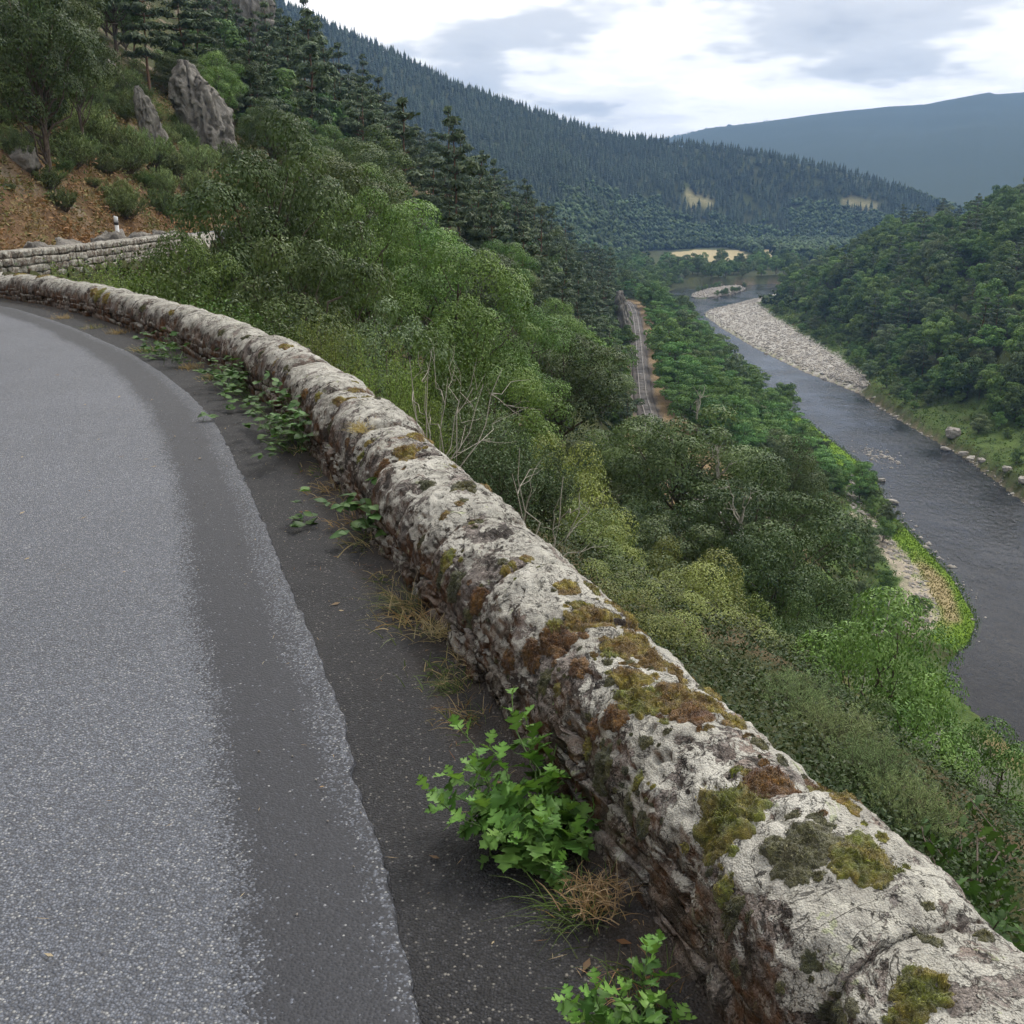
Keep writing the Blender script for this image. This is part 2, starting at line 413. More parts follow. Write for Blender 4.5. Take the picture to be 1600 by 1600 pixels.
def hit(px, py, d0=400, d1=2500):
    """where the line of sight through a point of the photo meets the land"""
    d = np.linspace(d0, d1, 600); r_ = ray(px, py); q = math.hypot(r_[0], r_[1])
    X, Y, Z = r_[0] / q * d, r_[1] / q * d, EYE + r_[2] / q * d
    k = np.argmax(ground_z(X, Y) > Z); return X[k], Y[k]
SMALL_FIELDS = [(*hit(1088, 317), 24, 13), (*hit(1345, 321), 30, 12)]
def ground_cover(x, y, z):
    """albedo of the bare ground by what grows or lies there"""
    n = x.size
    u = x - XC(y); w = -(u + np.interp(y, [20, 26], [7.3, 5.6]))
    f1 = fbm2(x, y, 14, 4, 0.6, 21); f2 = fbm2(x, y, 3.0, 4, 0.6, 22); f3 = fbm2(x, y, 60, 3, 0.5, 23)
    C = np.tile(np.array([0.055, 0.062, 0.026]), (n, 1))
    def lay(mask, col):
        m = np.clip(mask, 0, 1)[:, None]; C[:] = C * (1 - m) + np.array(col) * m
    lay(smooth(-0.1, 0.35, f1), (0.075, 0.095, 0.035))
    # slopes with bracken and broom: left bank above the road, hump below it
    lay((w > -0.5) * smooth(-0.25, 0.15, f2 + 0.4 * f1 + np.interp(w, [0, 6, 20], [0.30, 0.05, -0.3])), (0.15, 0.095, 0.055))
    lay((w > -0.5) * smooth(0.12, 0.3, f2 - f1 * 0.5), (0.20, 0.165, 0.12))
    hump = np.exp(-(((x - 4) / 11) ** 2 + ((y - 62) / 22) ** 2))
    lay(smooth(0.25, 0.6, hump) * smooth(-0.05, 0.2, f2), (0.17, 0.09, 0.06))
    lay((u > 0) * (y < 14) * (u < 7) * smooth(-0.1, 0.25, f2), (0.13, 0.10, 0.06))
    # rail bench
    e = np.abs(x - XR(y))
    lay((z < -38) * (e < 10) * smooth(10, 7, e) * (y < 620), (0.25, 0.18, 0.10))
    lay((z < -38) * (e < 3.2) * smooth(3.2, 2.6, e) * (y < 620), (0.14, 0.128, 0.12))
    # river bed and bars
    xl, xw, xt = XL(y), XW(y), XT(y)
    lay(((x > xl - 0.1) & (x < xw + 0.5) & (y < 800)) * 1.0, (0.13, 0.105, 0.075))
    bar = (x > xw) & (x < xt + 0.5) & (y < 640) & (xt - xw > 4.5)
    lay(bar * 1.0, (0.42, 0.40, 0.365))
    lay(bar * smooth(0.1, 0.3, f2 + 0.35 * f1), (0.33, 0.30, 0.25))
    lay(bar * smooth(1.6, 0.4, x - xw), (0.22, 0.24, 0.09))
    isl = 1 - ((((x - 138) * 0.45 + (y - 652) * 0.893) / 50) ** 2 + (((x - 138) * 0.893 - (y - 652) * 0.45) / 13) ** 2)
    lay((isl > 0.02) * smooth(0.3, -0.1, f1 + 0.5 * f2), (0.42, 0.39, 0.33)); lay((isl > -0.1) * (isl < 0.12) * 1.0, (0.12, 0.16, 0.05))
    lay(((x > xt) & (x < xt + 17) & (y < 600)) * smooth(-0.35, 0.05, f1), (0.085, 0.125, 0.035))
    lay(((x > xl - 30) & (x < xl) & (y < 330)) * smooth(-0.3, 0.1, f1), (0.08, 0.125, 0.035))
    # meadow tongues on the left bank by the water
    lay(((x > xl - 9) & (x < xl) & (y > 117) & (y < 168)) * 1.0, (0.15, 0.24, 0.03))
    dry = np.exp(-(((x - (xl - 4.6)) / 2.4) ** 2 + ((y - 136) / 17) ** 2))
    lay(smooth(0.3, 0.75, dry + 0.35 * f2), (0.34, 0.28, 0.15))
    lay(((x > xl - 11) & (x < xl - 6.2) & (y > 117) & (y < 172)) * smooth(-0.2, 0.2, f2 + 0.15), (0.38, 0.33, 0.26))
    lay(((x > xl - 8) & (x < xl) & (y > 190) & (y < 262)) * 1.0, (0.15, 0.25, 0.03))
    # fields across the valley
    def field(pts):
        m = np.ones(n, bool)
        for (ax_, ay_), (bx_, by_) in zip(pts, pts[1:] + pts[:1]):
            m &= ((bx_ - ax_) * (y - ay_) - (by_ - ay_) * (x - ax_)) > 0
        return m * 1.0
    lay(field([(150, 872), (212, 905), (236, 1000), (252, 1110), (205, 1110), (165, 1040)]), (0.40, 0.335, 0.19))
    lay(field([(226, 930), (262, 960), (300, 1110), (272, 1110), (246, 1000)]), (0.36, 0.31, 0.17))
    for cx_, cy_, rx_, ry_ in SMALL_FIELDS: lay(smooth(0.0, 0.1, 1 - ((x - cx_) / rx_) ** 2 - ((y - cy_) / ry_) ** 2), (0.27, 0.245, 0.13))
    lay(smooth(1500, 1900, np.hypot(x, y)), (0.05, 0.065, 0.035))
    return C

# polar sheet: fine in front, coarse behind, out past the horizon
_az = np.unique(np.concatenate([np.linspace(-40, 40, 401), np.linspace(-180, -40, 36), np.linspace(40, 180, 36)]))
_az = np.radians(_az[:-1])
_rr = np.concatenate([[0.4], np.geomspace(0.8, 60, 150), np.geomspace(60, 1700, 210)[1:], np.geomspace(1700, 6600, 60)[1:]])
_A, _D = np.meshgrid(_az, _rr, indexing='ij')
GX, GY = (np.sin(_A) * _D).T, (np.cos(_A) * _D).T
GZ = ground_z(GX.ravel(), GY.ravel())
_V = np.stack([GX.ravel(), GY.ravel(), GZ], -1)
_C = ground_cover(GX.ravel(), GY.ravel(), GZ)
gm = Mat("ground_cover")
p = gm.pos()
fine = gm.noise(p, 2.2, 6, 0.7); mid = gm.noise(p, 0.35, 4, 0.6)
gcol = gm.mix(1.0, gm.attr("tint"), gm.ramp(fine, [(0.25, 0.55), (0.5, 1.0), (0.75, 1.5)]), 'MULTIPLY')
gcol = gm.mix(1.0, gcol, gm.ramp(mid, [(0.3, 0.78), (0.7, 1.22)]), 'MULTIPLY')
gm.bsdf(gcol, 0.95, 0.08, gm.bump(fine, 0.8, 0.25))
ground = tag(obj("ground", mesh_from("ground", _V, grid_faces(len(_rr), len(_az), True), True, _C, [gm.m])), kind="structure")

# ------------------------------------------------------------------ river
wm = Mat("river_water")
p = wm.pos()
w1 = wm.noise(wm.mapping(p, (1, 0.55, 1)), 0.9, 4, 0.6, 0.4); w2 = wm.noise(p, 0.07, 3, 0.5)
amp = wm.ramp(w2, [(0.35, 0.25), (0.65, 1.0)])
hgt = wm.math('MULTIPLY', w1, amp)
wb = wm.bsdf((0.030, 0.034, 0.041), wm.ramp(w2, [(0.4, 0.05), (0.62, 0.13)]), 0.5, wm.bump(hgt, 0.5, 0.4))
wb.inputs['IOR'].default_value = 1.33
tr = wm.node("ShaderNodeBsdfTransparent"); tr.inputs[0].default_value = (0.55, 0.52, 0.46, 1)
mx = wm.node("ShaderNodeMixShader"); mx.inputs[0].default_value = 0.30
lw = wm.node("ShaderNodeLayerWeight"); lw.inputs[0].default_value = 0.35
wm.put(mx.inputs[0], wm.ramp(lw.outputs['Facing'], [(0.0, 0.75), (0.55, 0.30), (0.8, 0.0)]))
wm.l.new(wb.outputs[0], mx.inputs[1]); wm.l.new(tr.outputs[0], mx.inputs[2]); wm.l.new(mx.outputs[0], wm.out.inputs[0])
ys = np.concatenate([np.arange(-60, 560, 4.0), np.arange(560, 790, 3.0)])
cols_ = np.linspace(0, 1, 26)
xs0, xs1 = XL(ys) - 3.0, XW(ys) + 3.0
WX = xs0[:, None] + (xs1 - xs0)[:, None] * cols_[None, :]
WY = np.repeat(ys[:, None], len(cols_), 1)
WV = np.stack([WX.ravel(), WY.ravel(), np.full(WX.size, WATER_Z)], -1)
tag(obj("river", mesh_from("river", WV, grid_faces(len(ys), len(cols_)), True, None, [wm.m])), kind="structure")

# ------------------------------------------------------------------ road
am = Mat("asphalt")
p = am.pos(); off = am.attr("off", "Fac")
wob = am.noise(p, 1.3, 4, 0.6)
wob2 = am.noise(p, 9.0, 3, 0.7)
offw = am.math('ADD', off, am.math('ADD', am.math('MULTIPLY', am.math('SUBTRACT', wob, 0.5), 0.16), am.math('MULTIPLY', am.math('SUBTRACT', wob2, 0.5), 0.11)))
v = am.node("ShaderNodeTexVoronoi"); am.l.new(p, v.inputs['Vector']); v.inputs['Scale'].default_value = 150
v2 = am.node("ShaderNodeTexVoronoi"); am.l.new(p, v2.inputs['Vector']); v2.inputs['Scale'].default_value = 60
sepc = am.node("ShaderNodeSeparateColor"); am.l.new(v.outputs['Color'], sepc.inputs[0])
sepc2 = am.node("ShaderNodeSeparateColor"); am.l.new(v2.outputs['Color'], sepc2.inputs[0])
stone = am.ramp(sepc.outputs[0], [(0.0, (0.068, 0.077, 0.098)), (0.45, (0.128, 0.142, 0.174)), (0.85, (0.188, 0.205, 0.245)), (0.97, (0.34, 0.345, 0.345))])
gap = am.ramp(v.outputs['Distance'], [(0.35, 0.0), (0.62, 1.0)])
col_main = am.mix(am.math('MULTIPLY', gap, 0.72), stone, (0.055, 0.057, 0.064))
# fraction of stones that show through the tar: nearly all on the lane, few in the dark strip
tarred = am.ramp(offw, [(0.12, 0.42), (0.17, 0.60), (0.225, 0.985), (0.43, 0.97), (0.475, 0.55), (0.545, 0.0)])
show = am.math('GREATER_THAN', tarred, sepc.outputs[1])
col_tar = am.mix(am.ramp(sepc.outputs[2], [(0.5, 0.0), (1.0, 0.5)]), (0.025, 0.027, 0.034), (0.064, 0.068, 0.082))
col = am.mix(show, col_main, col_tar)
big = am.noise(p, 0.45, 4, 0.55)
col = am.mix(1.0, col, am.ramp(big, [(0.3, 0.86), (0.7, 1.12)]), 'MULTIPLY')
blot = am.noise(p, 2.1, 5, 0.65)
col = am.mix(am.ramp(blot, [(0.66, 0.0), (0.74, 0.35)]), col, (0.06, 0.06, 0.062))
h = am.math('SUBTRACT', 1.0, v.outputs['Distance'])
hh = am.math('MULTIPLY', h, am.math('SUBTRACT', 1.0, am.math('MULTIPLY', show, 0.55)))
am.bsdf(col, 0.62, 0.42, am.bump(hh, 0.65, 0.006))
vm = Mat("verge_asphalt")
p = vm.pos()
v = vm.node("ShaderNodeTexVoronoi"); vm.l.new(p, v.inputs['Vector']); v.inputs['Scale'].default_value = 150
sepc = vm.node("ShaderNodeSeparateColor"); vm.l.new(v.outputs['Color'], sepc.inputs[0])
c = vm.ramp(sepc.outputs[0], [(0.0, (0.0125, 0.013, 0.0155)), (0.7, (0.027, 0.028, 0.033)), (0.95, (0.052, 0.053, 0.06)), (0.994, (0.22, 0.21, 0.19))])
c = vm.mix(vm.ramp(v.outputs['Distance'], [(0.35, 0.0), (0.65, 0.75)]), c, (0.012, 0.012, 0.013))
soil = vm.noise(p, 5.0, 5, 0.65)
offv = vm.attr("off", "Fac")
dirt = vm.math('MULTIPLY', vm.ramp(offv, [(0.0, 1.0), (0.10, 0.55), (0.26, 0.0)]), vm.ramp(soil, [(0.38, 0.0), (0.60, 1.0)]))
c = vm.mix(vm.math('MULTIPLY', dirt, 0.8), c, (0.07, 0.05, 0.034))
c = vm.mix(vm.ramp(vm.noise(p, 0.8, 4, 0.6), [(0.45, 0.0), (0.75, 0.18)]), c, (0.07, 0.066, 0.064))
vm.bsdf(c, 0.68, 0.35, vm.bump(vm.math('SUBTRACT', 1.0, v.outputs['Distance']), 0.8, 0.006))

def ribbon(name, path, ts, offs, zf, jag=None, mats=None, jag_cols=0):
    T, O = np.meshgrid(ts, offs, indexing='ij')
    if jag is not None:
        J = jag(T); wgt = np.zeros(len(offs)); wgt[:jag_cols] = 1
        wgt[jag_cols:] = np.clip(1 - (offs[jag_cols:] - offs[jag_cols - 1]) / 0.6, 0, 1); O = O + J * wgt[None, :]
    P = path.xyz(T.ravel(), -O.ravel(), zf(T.ravel(), O.ravel()))
    return mesh_from(name, P, grid_faces(len(ts), len(offs)), True, None, mats, None, {"off": O.ravel() - 0.56 + 0.14 if name == "road" else O.ravel()})
STEP = 0.014
def EDGE(T): return np.interp(NEAR.at(T)[..., 1], [1.4, 1.75, 2.2, 2.9, 8, 12], [0.075, 0.045, 0.0, -0.055, -0.06, -0.02])
ts = np.concatenate([np.arange(0, 12, 0.03), np.arange(12, NEAR.L, 0.1)])
def jag(T):
    q = np.stack([T * 1.1, T * 0 + 3.1, T * 0], -1); q2 = np.stack([T * 9, T * 0, T * 0 + 5], -1); q3 = np.stack([T * 30, T * 0, T * 0 + 8], -1)
    return 0.025 * fbm(q, 2) + 0.026 * fbm(q2, 3) + 0.016 * fbm(q3, 2) + EDGE(T)
def road_drop(T): return np.interp(T, [0, 20, 34], [0, 0, -0.25])
offs_r = np.array([0.555, 0.56, 0.563, 0.57, 0.60, 0.66, 0.74, 0.84, 0.95, 1.1, 1.3, 1.6, 2.0, 2.5, 3.2, 4.0, 5.0, 6.0, 7.2])
def zroad(T, O):
    z = road_drop(T) + 0.004 * fbm(np.stack([T * 2, O * 2, T * 0], -1), 3)
    base = np.broadcast_to(offs_r, (len(ts), len(offs_r))).ravel()
    z = np.where(base < 0.5565, z - 0.05, z)
    z = np.where((base > 0.5565) & (base < 0.562), z - 0.010, z)
    return np.where((base > 0.562) & (base < 0.566), z - 0.003, z)
tag(obj("road", ribbon("road", NEAR, ts, offs_r, zroad, jag, [am.m], 5)), kind="structure")
offs_v = np.array([-0.12, -0.05, 0.0, 0.04, 0.09, 0.15, 0.22, 0.3, 0.4, 0.5, 0.6, 0.72])
def zverge(T, O):
    P_ = np.stack([T * 3, O * 3, T * 0], -1)
    return road_drop(T) - STEP + 0.018 * np.exp(-(O / 0.08) ** 2) + 0.012 * fbm(P_, 3) - 0.006 * smooth(0.3, 0.55, O)
tag(obj("road_verge", ribbon("verge", NEAR, ts, offs_v, zverge, None, [vm.m])), kind="structure")
# road on the far side of the gully
tsf = np.arange(0, FARW.L, 0.5)
tag(obj("road_beyond_gully", ribbon("road", FARW, tsf, np.array([0.0, 1.2, 3, 4, 5.0]), lambda T, O: np.full(T.shape, -0.42), None, [am.m])), kind="structure")

# ------------------------------------------------------------------ stone materials
def stone_mat(name, lichen=0.5, tone=1.0, warm=(0.30, 0.26, 0.235), face=False, stain=0.8):
    m = Mat(name); p = m.pos()
    sp = m.node("ShaderNodeTexVoronoi"); m.l.new(p, sp.inputs['Vector']); sp.inputs['Scale'].default_value = 230
    sc = m.node("ShaderNodeSeparateColor"); m.l.new(sp.outputs['Color'], sc.inputs[0])
    grain = m.ramp(sc.outputs[0], [(0.0, (0.09, 0.08, 0.075)), (0.25, (0.22, 0.19, 0.17)), (0.7, warm), (1.0, (0.42, 0.38, 0.34))])
    big = m.noise(p, 3.2, 5, 0.6, 0.3)
    rock = m.mix(m.ramp(big, [(0.40, 0.0), (0.64, 0.8)]), grain, (0.19, 0.175, 0.165))
    warm_ = m.noise(m.mapping(p, (1, 1, 1), (3, 1, 7)), 2.3, 4, 0.6)
    rock = m.mix(m.ramp(warm_, [(0.52, 0.0), (0.66, 0.75)]), rock, (0.30, 0.215, 0.165))
    # dark crust
    dk = m.noise(p, 11, 5, 0.72, 0.6)
    rock = m.mix(m.ramp(dk, [(0.50, 0.0), (0.57, 0.85)]), rock, (0.042, 0.037, 0.034))
    # pale lichen crust: ragged plates with a fine cracked surface
    l1 = m.noise(p, 4.2, 6, 0.68, 0.9); l2 = m.noise(p, 38, 3, 0.7, 0.5)
    nz = m.node("ShaderNodeSeparateXYZ"); m.l.new(m.node("ShaderNodeNewGeometry").outputs['Normal'], nz.inputs[0])
    upw = m.ramp(nz.outputs[2], [(0.0, -0.10), (0.55, 0.06)]) if False else m.math('MULTIPLY', m.math('SUBTRACT', nz.outputs[2], 0.45), 0.16 if not face else 0.05)
    lm = m.math('ADD', m.math('ADD', l1, m.math('MULTIPLY', m.math('SUBTRACT', l2, 0.5), 0.34)), upw)
    t0 = 0.60 - 0.20 * lichen
    mask = m.ramp(lm, [(t0, 0.0), (t0 + 0.03, 1.0)])
    lc = m.ramp(m.noise(p, 21, 3, 0.7), [(0.3, (0.25 * tone, 0.24 * tone, 0.215 * tone)), (0.5, (0.41 * tone, 0.40 * tone, 0.355 * tone)), (0.72, (0.58 * tone, 0.565 * tone, 0.49 * tone))])
    lc = m.mix(m.ramp(m.noise(m.mapping(p, (1, 1, 1), (11, 5, 3)), 2.6, 3, 0.6), [(0.42, 0.0), (0.62, 0.75)]), lc, (0.62 * tone, 0.605 * tone, 0.545 * tone))
    ck = m.voronoi(p, 120, 'DISTANCE_TO_EDGE')
    lc = m.mix(m.ramp(ck, [(0.0, 0.55), (0.09, 0.0)]), lc, (0.13, 0.12, 0.11))
    colr = m.mix(m.math('MULTIPLY', mask, 0.93), rock, lc)
    # grey-green and black spots on the lichen
    yl = m.noise(m.mapping(p, (1, 1, 1), (4.2, 1.7, 0)), 8.5, 4, 0.7, 0.4)
    colr = m.mix(m.ramp(yl, [(0.64, 0.0), (0.67, 0.7)]), colr, (0.34, 0.37, 0.22))
    bs = m.noise(m.mapping(p, (1, 1, 1), (9.2, 3.7, 2)), 24, 4, 0.75, 0.7)
    colr = m.mix(m.ramp(bs, [(0.60, 0.0), (0.635, 0.85)]), colr, (0.035, 0.033, 0.03))
    cr = m.noise(m.mapping(p, (1, 1, 1.0), (2, 8, 1)), 4.2, 5, 0.7, 1.2)
    crack = m.ramp(m.math('ABSOLUTE', m.math('SUBTRACT', cr, 0.5)), [(0.0, 1.0), (0.012, 0.0)])
    colr = m.mix(m.math('MULTIPLY', crack, 0.7), colr, (0.03, 0.027, 0.025))
    if face:
        gm_ = m.noise(p, 7, 5, 0.6)
        colr = m.mix(m.ramp(gm_, [(0.5, 0.0), (0.68, 0.65)]), colr, (0.10, 0.062, 0.04))
    # rusty and dark staining low on the sides
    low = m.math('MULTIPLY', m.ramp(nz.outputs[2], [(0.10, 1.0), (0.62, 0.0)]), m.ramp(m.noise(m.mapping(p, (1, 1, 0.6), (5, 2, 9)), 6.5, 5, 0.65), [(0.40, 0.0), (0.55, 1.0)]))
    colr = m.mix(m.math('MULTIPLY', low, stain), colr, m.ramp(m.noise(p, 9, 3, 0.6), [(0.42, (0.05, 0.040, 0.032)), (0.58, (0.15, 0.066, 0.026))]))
    hsum = m.math('ADD', m.math('MULTIPLY', mask, 0.5), m.math('ADD', m.math('MULTIPLY', dk, 0.9), m.math('MULTIPLY', l2, 0.9)))
    hsum = m.math('SUBTRACT', hsum, m.math('MULTIPLY', crack, 0.7))
    hsum = m.math('ADD', hsum, m.math('MULTIPLY', m.math('SUBTRACT', 1.0, sp.outputs['Distance']), 0.25))
    m.bsdf(colr, 0.92, 0.15, m.bump(hsum, 0.85, 0.012))
    return m.m
COPING = stone_mat("lichened_coping", 0.50)
FACE = stone_mat("wall_face_stone", 0.30, 0.85, (0.27, 0.225, 0.19), True)
FARSTONE = stone_mat("far_wall_stone", 0.72, 1.1, (0.46, 0.40, 0.33), True, 0.12)
mm = Mat("mortar")
pn = mm.noise(mm.pos(), 16, 6, 0.65)
mm.bsdf(mm.ramp(pn, [(0.3, (0.14, 0.095, 0.065)), (0.55, (0.27, 0.185, 0.125)), (0.75, (0.36, 0.28, 0.21))]), 0.95, 0.1, mm.bump(pn, 0.9, 0.03))
MORTAR = mm.m
rm = Mat("cliff_rock")
p = rm.pos()
n1_ = rm.noise(rm.mapping(p, (1, 1, 0.45)), 0.9, 8, 0.68, 0.6); n2_ = rm.noise(p, 5, 6, 0.7)
rc = rm.ramp(n1_, [(0.28, (0.075, 0.07, 0.065)), (0.42, (0.21, 0.195, 0.175)), (0.6, (0.33, 0.31, 0.28)), (0.78, (0.45, 0.43, 0.39))])
rc = rm.mix(rm.ramp(n2_, [(0.55, 0.0), (0.72, 0.6)]), rc, (0.10, 0.10, 0.06))
rm.bsdf(rc, 0.95, 0.12, rm.bump(rm.math('ADD', n1_, rm.math('MULTIPLY', n2_, 0.3)), 1.0, 0.4))
CLIFF = rm.m
bm_ = Mat("river_boulder")
n1_ = bm_.noise(bm_.pos(), 1.6, 6, 0.65)
bm_.bsdf(bm_.ramp(n1_, [(0.3, (0.20, 0.18, 0.16)), (0.6, (0.40, 0.37, 0.33)), (0.8, (0.52, 0.49, 0.45))]), 0.9, 0.2, bm_.bump(n1_, 0.7, 0.1))
BOULDER = bm_.m

def cube_grid(n):
    """welded cube surface, n quads per edge, in [-1,1]"""
    V, idx, Fq = [], {}, []
    def vi(p):
        k = tuple(np.round(p, 5))
        if k not in idx: idx[k] = len(V); V.append(k)
        return idx[k]
    for ax in range(3):
        for sg in (-1, 1):
            a, b = (ax + 1) % 3, (ax + 2) % 3
            for i in range(n):
                for j in range(n):
                    q = []
                    for di, dj in ((0, 0), (1, 0), (1, 1), (0, 1)):
                        p = [0, 0, 0]; p[ax] = sg; p[a] = -1 + 2 * (i + di) / n; p[b] = -1 + 2 * (j + dj) / n
                        q.append(vi(p))
                    Fq.append(q if sg > 0 else q[::-1])
    return np.array(V, float), np.array(Fq)
_CG = {n: cube_grid(n) for n in (3, 4, 7, 12)}
def stone_mesh(name, n, boxy, amp, freq, seed, mat, facet=0.0):
    V, Fq = _CG[n]
    S = V / np.linalg.norm(V, axis=1)[:, None]
    P = V * boxy + S * (1 - boxy)
    P = P + S * (amp * fbm(P * freq + seed * 7.3, 3, 0.5, seed))[:, None]
    if facet > 0:
        P = P + facet * np.stack([perlin(np.floor(P * 2.2) + 0.5 + seed + k * 5.1, seed + k) for k in range(3)], -1)
    return mesh_from(name, P * 0.5, Fq, True, None, [mat])

# ------------------------------------------------------------------ near parapet wall
near_wall = tag(empty("parapet_wall", (0, 0, 0)), "long low stone parapet wall with rounded mossy lichen-covered coping beside the road", "wall", None, "thing")
_cs = [0.0]
_rc = np.random.default_rng(3)
while _cs[-1] < NEAR.L - 1: _cs.append(_cs[-1] + _rc.uniform(0.36, 0.70))
_cs = np.array(_cs); NC = len(_cs) - 1
_cy = NEAR.at(0.5 * (_cs[:-1] + _cs[1:]))[:, 1]
_ca = np.interp(_cy, [3, 6, 9, 12], [0.232, 0.255, 0.255, 0.25]) * (1 + _rc.uniform(-0.05, 0.05, NC)); _ch = np.interp(_cy, [3, 6, 9, 12], [0.235, 0.275, 0.275, 0.26]) * (1 + _rc.uniform(-0.06, 0.06, NC))
_cz = np.interp(_cy, [3, 6, 9, 12], [0.135, 0.165, 0.165, 0.155]) + _rc.uniform(-0.012, 0.012, NC)
_co = np.interp(_cy, [3, 6, 9, 12], [0.222, 0.25, 0.25, 0.245]) + _rc.uniform(-0.014, 0.014, NC)
def coping_surf(s, th, rough=True):
    s = np.asarray(s, float); th = np.asarray(th, float)
    i = np.clip(np.searchsorted(_cs, s, 'right') - 1, 0, NC - 1)
    lo, hi = _cs[i], _cs[i + 1]
    e = np.minimum(s - lo, hi - s)
    jw = 0.55 + 0.45 * np.sin(s * 3.1 + i * 2.3)
    jn = np.interp(s, [3.2, 4.6], [0.35, 0.62])
    k = 1 - jn * (0.07 + 0.08 * jw) * np.exp(-(e / 0.020) ** 2) - jn * 0.06 * np.exp(-(e / 0.10) ** 2)
    sn, csn = np.sin(th), np.cos(th)
    low = sn < 0
    rx = np.sign(csn) * np.abs(csn) ** 0.82; rz = np.where(low, sn * 0.22, np.abs(sn) ** 0.9)
    n_off = -rx * _ca[i] * k; zz_ = rz * _ch[i] * k
    P = NEAR.xyz(s, _co[i] + n_off, _cz[i] + zz_ + road_drop(s))
    if rough:
        nr = NEAR.nrm(s); d = np.concatenate([nr * (-csn)[..., None], np.where(low, 0.15, 1.0)[..., None] * np.abs(sn)[..., None]], -1)
        d /= np.linalg.norm(d, axis=-1)[..., None] + 1e-9
        disp = 0.030 * fbm(P * 3.3, 3, 0.5, 31) + 0.022 * fbm(P * 10.5 + i[..., None] * 3.7, 3, 0.55, 32) + 0.007 * fbm(P * 42, 3, 0.6, 33)
        pit = fbm(P * 19, 2, 0.5, 35); disp = disp - 0.018 * smooth(0.28, 0.5, pit)
        P = P + d * disp[..., None]
    return P
for k in range(NC):
    s0, s1 = _cs[k], _cs[k + 1]; mid_ = 0.5 * (s0 + s1); c = NEAR.at(mid_); dist = math.hypot(c[0], c[1])
    if s0 > NEAR.L - 1.2: break
    h = 0.0075 if 1.0 < dist < 4.0 else (0.013 if dist < 7 else (0.026 if dist < 13 else 0.05))
    ns = max(6, int((s1 - s0) / h)); nt = max(16, int(1.35 / h))
    ss = s0 + 0.0015 + (s1 - s0 - 0.003) * (0.5 - 0.5 * np.cos(np.linspace(0, np.pi, ns)) if False else np.linspace(0, 1, ns))
    tt = np.concatenate([np.linspace(0, np.pi, int(nt * 0.8)), np.linspace(np.pi, 2 * np.pi, int(nt * 0.2) + 2)[1:-1]])
    S_, T_ = np.meshgrid(ss, tt, indexing='ij')
    P = coping_surf(S_.ravel(), T_.ravel())
    m_ = len(tt)
    Fq = grid_faces(ns, m_, True)
    c0, c1 = len(P), len(P) + 1
    P = np.concatenate([P, P[:m_].mean(0)[None], P[(ns - 1) * m_:].mean(0)[None]])
    j = np.arange(m_); j2 = (j + 1) % m_
    caps = np.concatenate([np.stack([np.full(m_, c0), j2, j], -1), np.stack([np.full(m_, c1), (ns - 1) * m_ + j, (ns - 1) * m_ + j2], -1)])
    o = np.array([c[0], c[1], 0.2])
    obj("coping_stone", mesh_from("coping_stone", P - o, [Fq, caps], True, None, [COPING]), near_wall, o)
# mortar core, set back behind the stones
tcor = np.arange(0, NEAR.L - 1, 0.12)
prof = np.array([(0.04, -0.08), (0.04, 0.05), (0.045, 0.11), (0.065, 0.17), (0.16, 0.26), (0.30, 0.26), (0.41, 0.17), (0.44, 0.0), (0.46, -0.9), (0.3, -0.9)])
T_, K_ = np.meshgrid(tcor, np.arange(len(prof)), indexing='ij')
P = NEAR.xyz(T_.ravel(), prof[K_.ravel(), 0], prof[K_.ravel(), 1] + road_drop(T_.ravel()))
P = P + 0.016 * np.stack([fbm(P * 7 + q, 3, 0.5, 40 + q) for q in range(3)], -1)
obj("mortar_core", mesh_from("mortar_core", P, grid_faces(len(tcor), len(prof), True), True, None, [MORTAR]), near_wall)
_fs = [stone_mesh("face_stone", 12, 0.70, 0.30, 1.9, k, FACE, 0.16) for k in range(7)]
_fl = [stone_mesh("face_stone", 4, 0.72, 0.22, 1.6, 20 + k, FACE, 0.14) for k in range(6)]
rs = np.random.default_rng(8)
nfs = 0
for course, (za, zb) in enumerate(((-0.05, 0.065), (0.055, 0.135), (0.125, 0.19))):
    s = rs.uniform(1.0, 1.3)
    while s < 27.5:
        L = rs.uniform(0.16, 0.40) if s < 16 else rs.uniform(0.22, 0.42)
        q = s + L / 2; d = NEAR.at(q); dist = math.hypot(*d)
        if rs.random() < (0.10 if course else 0.04): s += L * 0.7; continue
        hz = (zb - za) * rs.uniform(1.0, 1.3)
        z = (za + zb) / 2 + rs.uniform(-0.015, 0.015) + float(road_drop(q))
        base = (_fs if dist < 8 else _fl); me = base[rs.integers(len(base))]
        depth = rs.uniform(0.15, 0.21)
        p3 = NEAR.xyz(np.array(q), np.array(0.066 + rs.uniform(-0.012, 0.014) + 0.008 * course), np.array(z))
        n_ = NEAR.nrm(np.array(q)); ang = math.atan2(n_[1], n_[0])
        o = obj("face_stone", me, near_wall, p3, (rs.uniform(-.12, .12), rs.uniform(-.1, .1), ang + rs.uniform(-.1, .1)), (depth, L * 1.03, hz * 1.02))
        nfs += 1; s += L

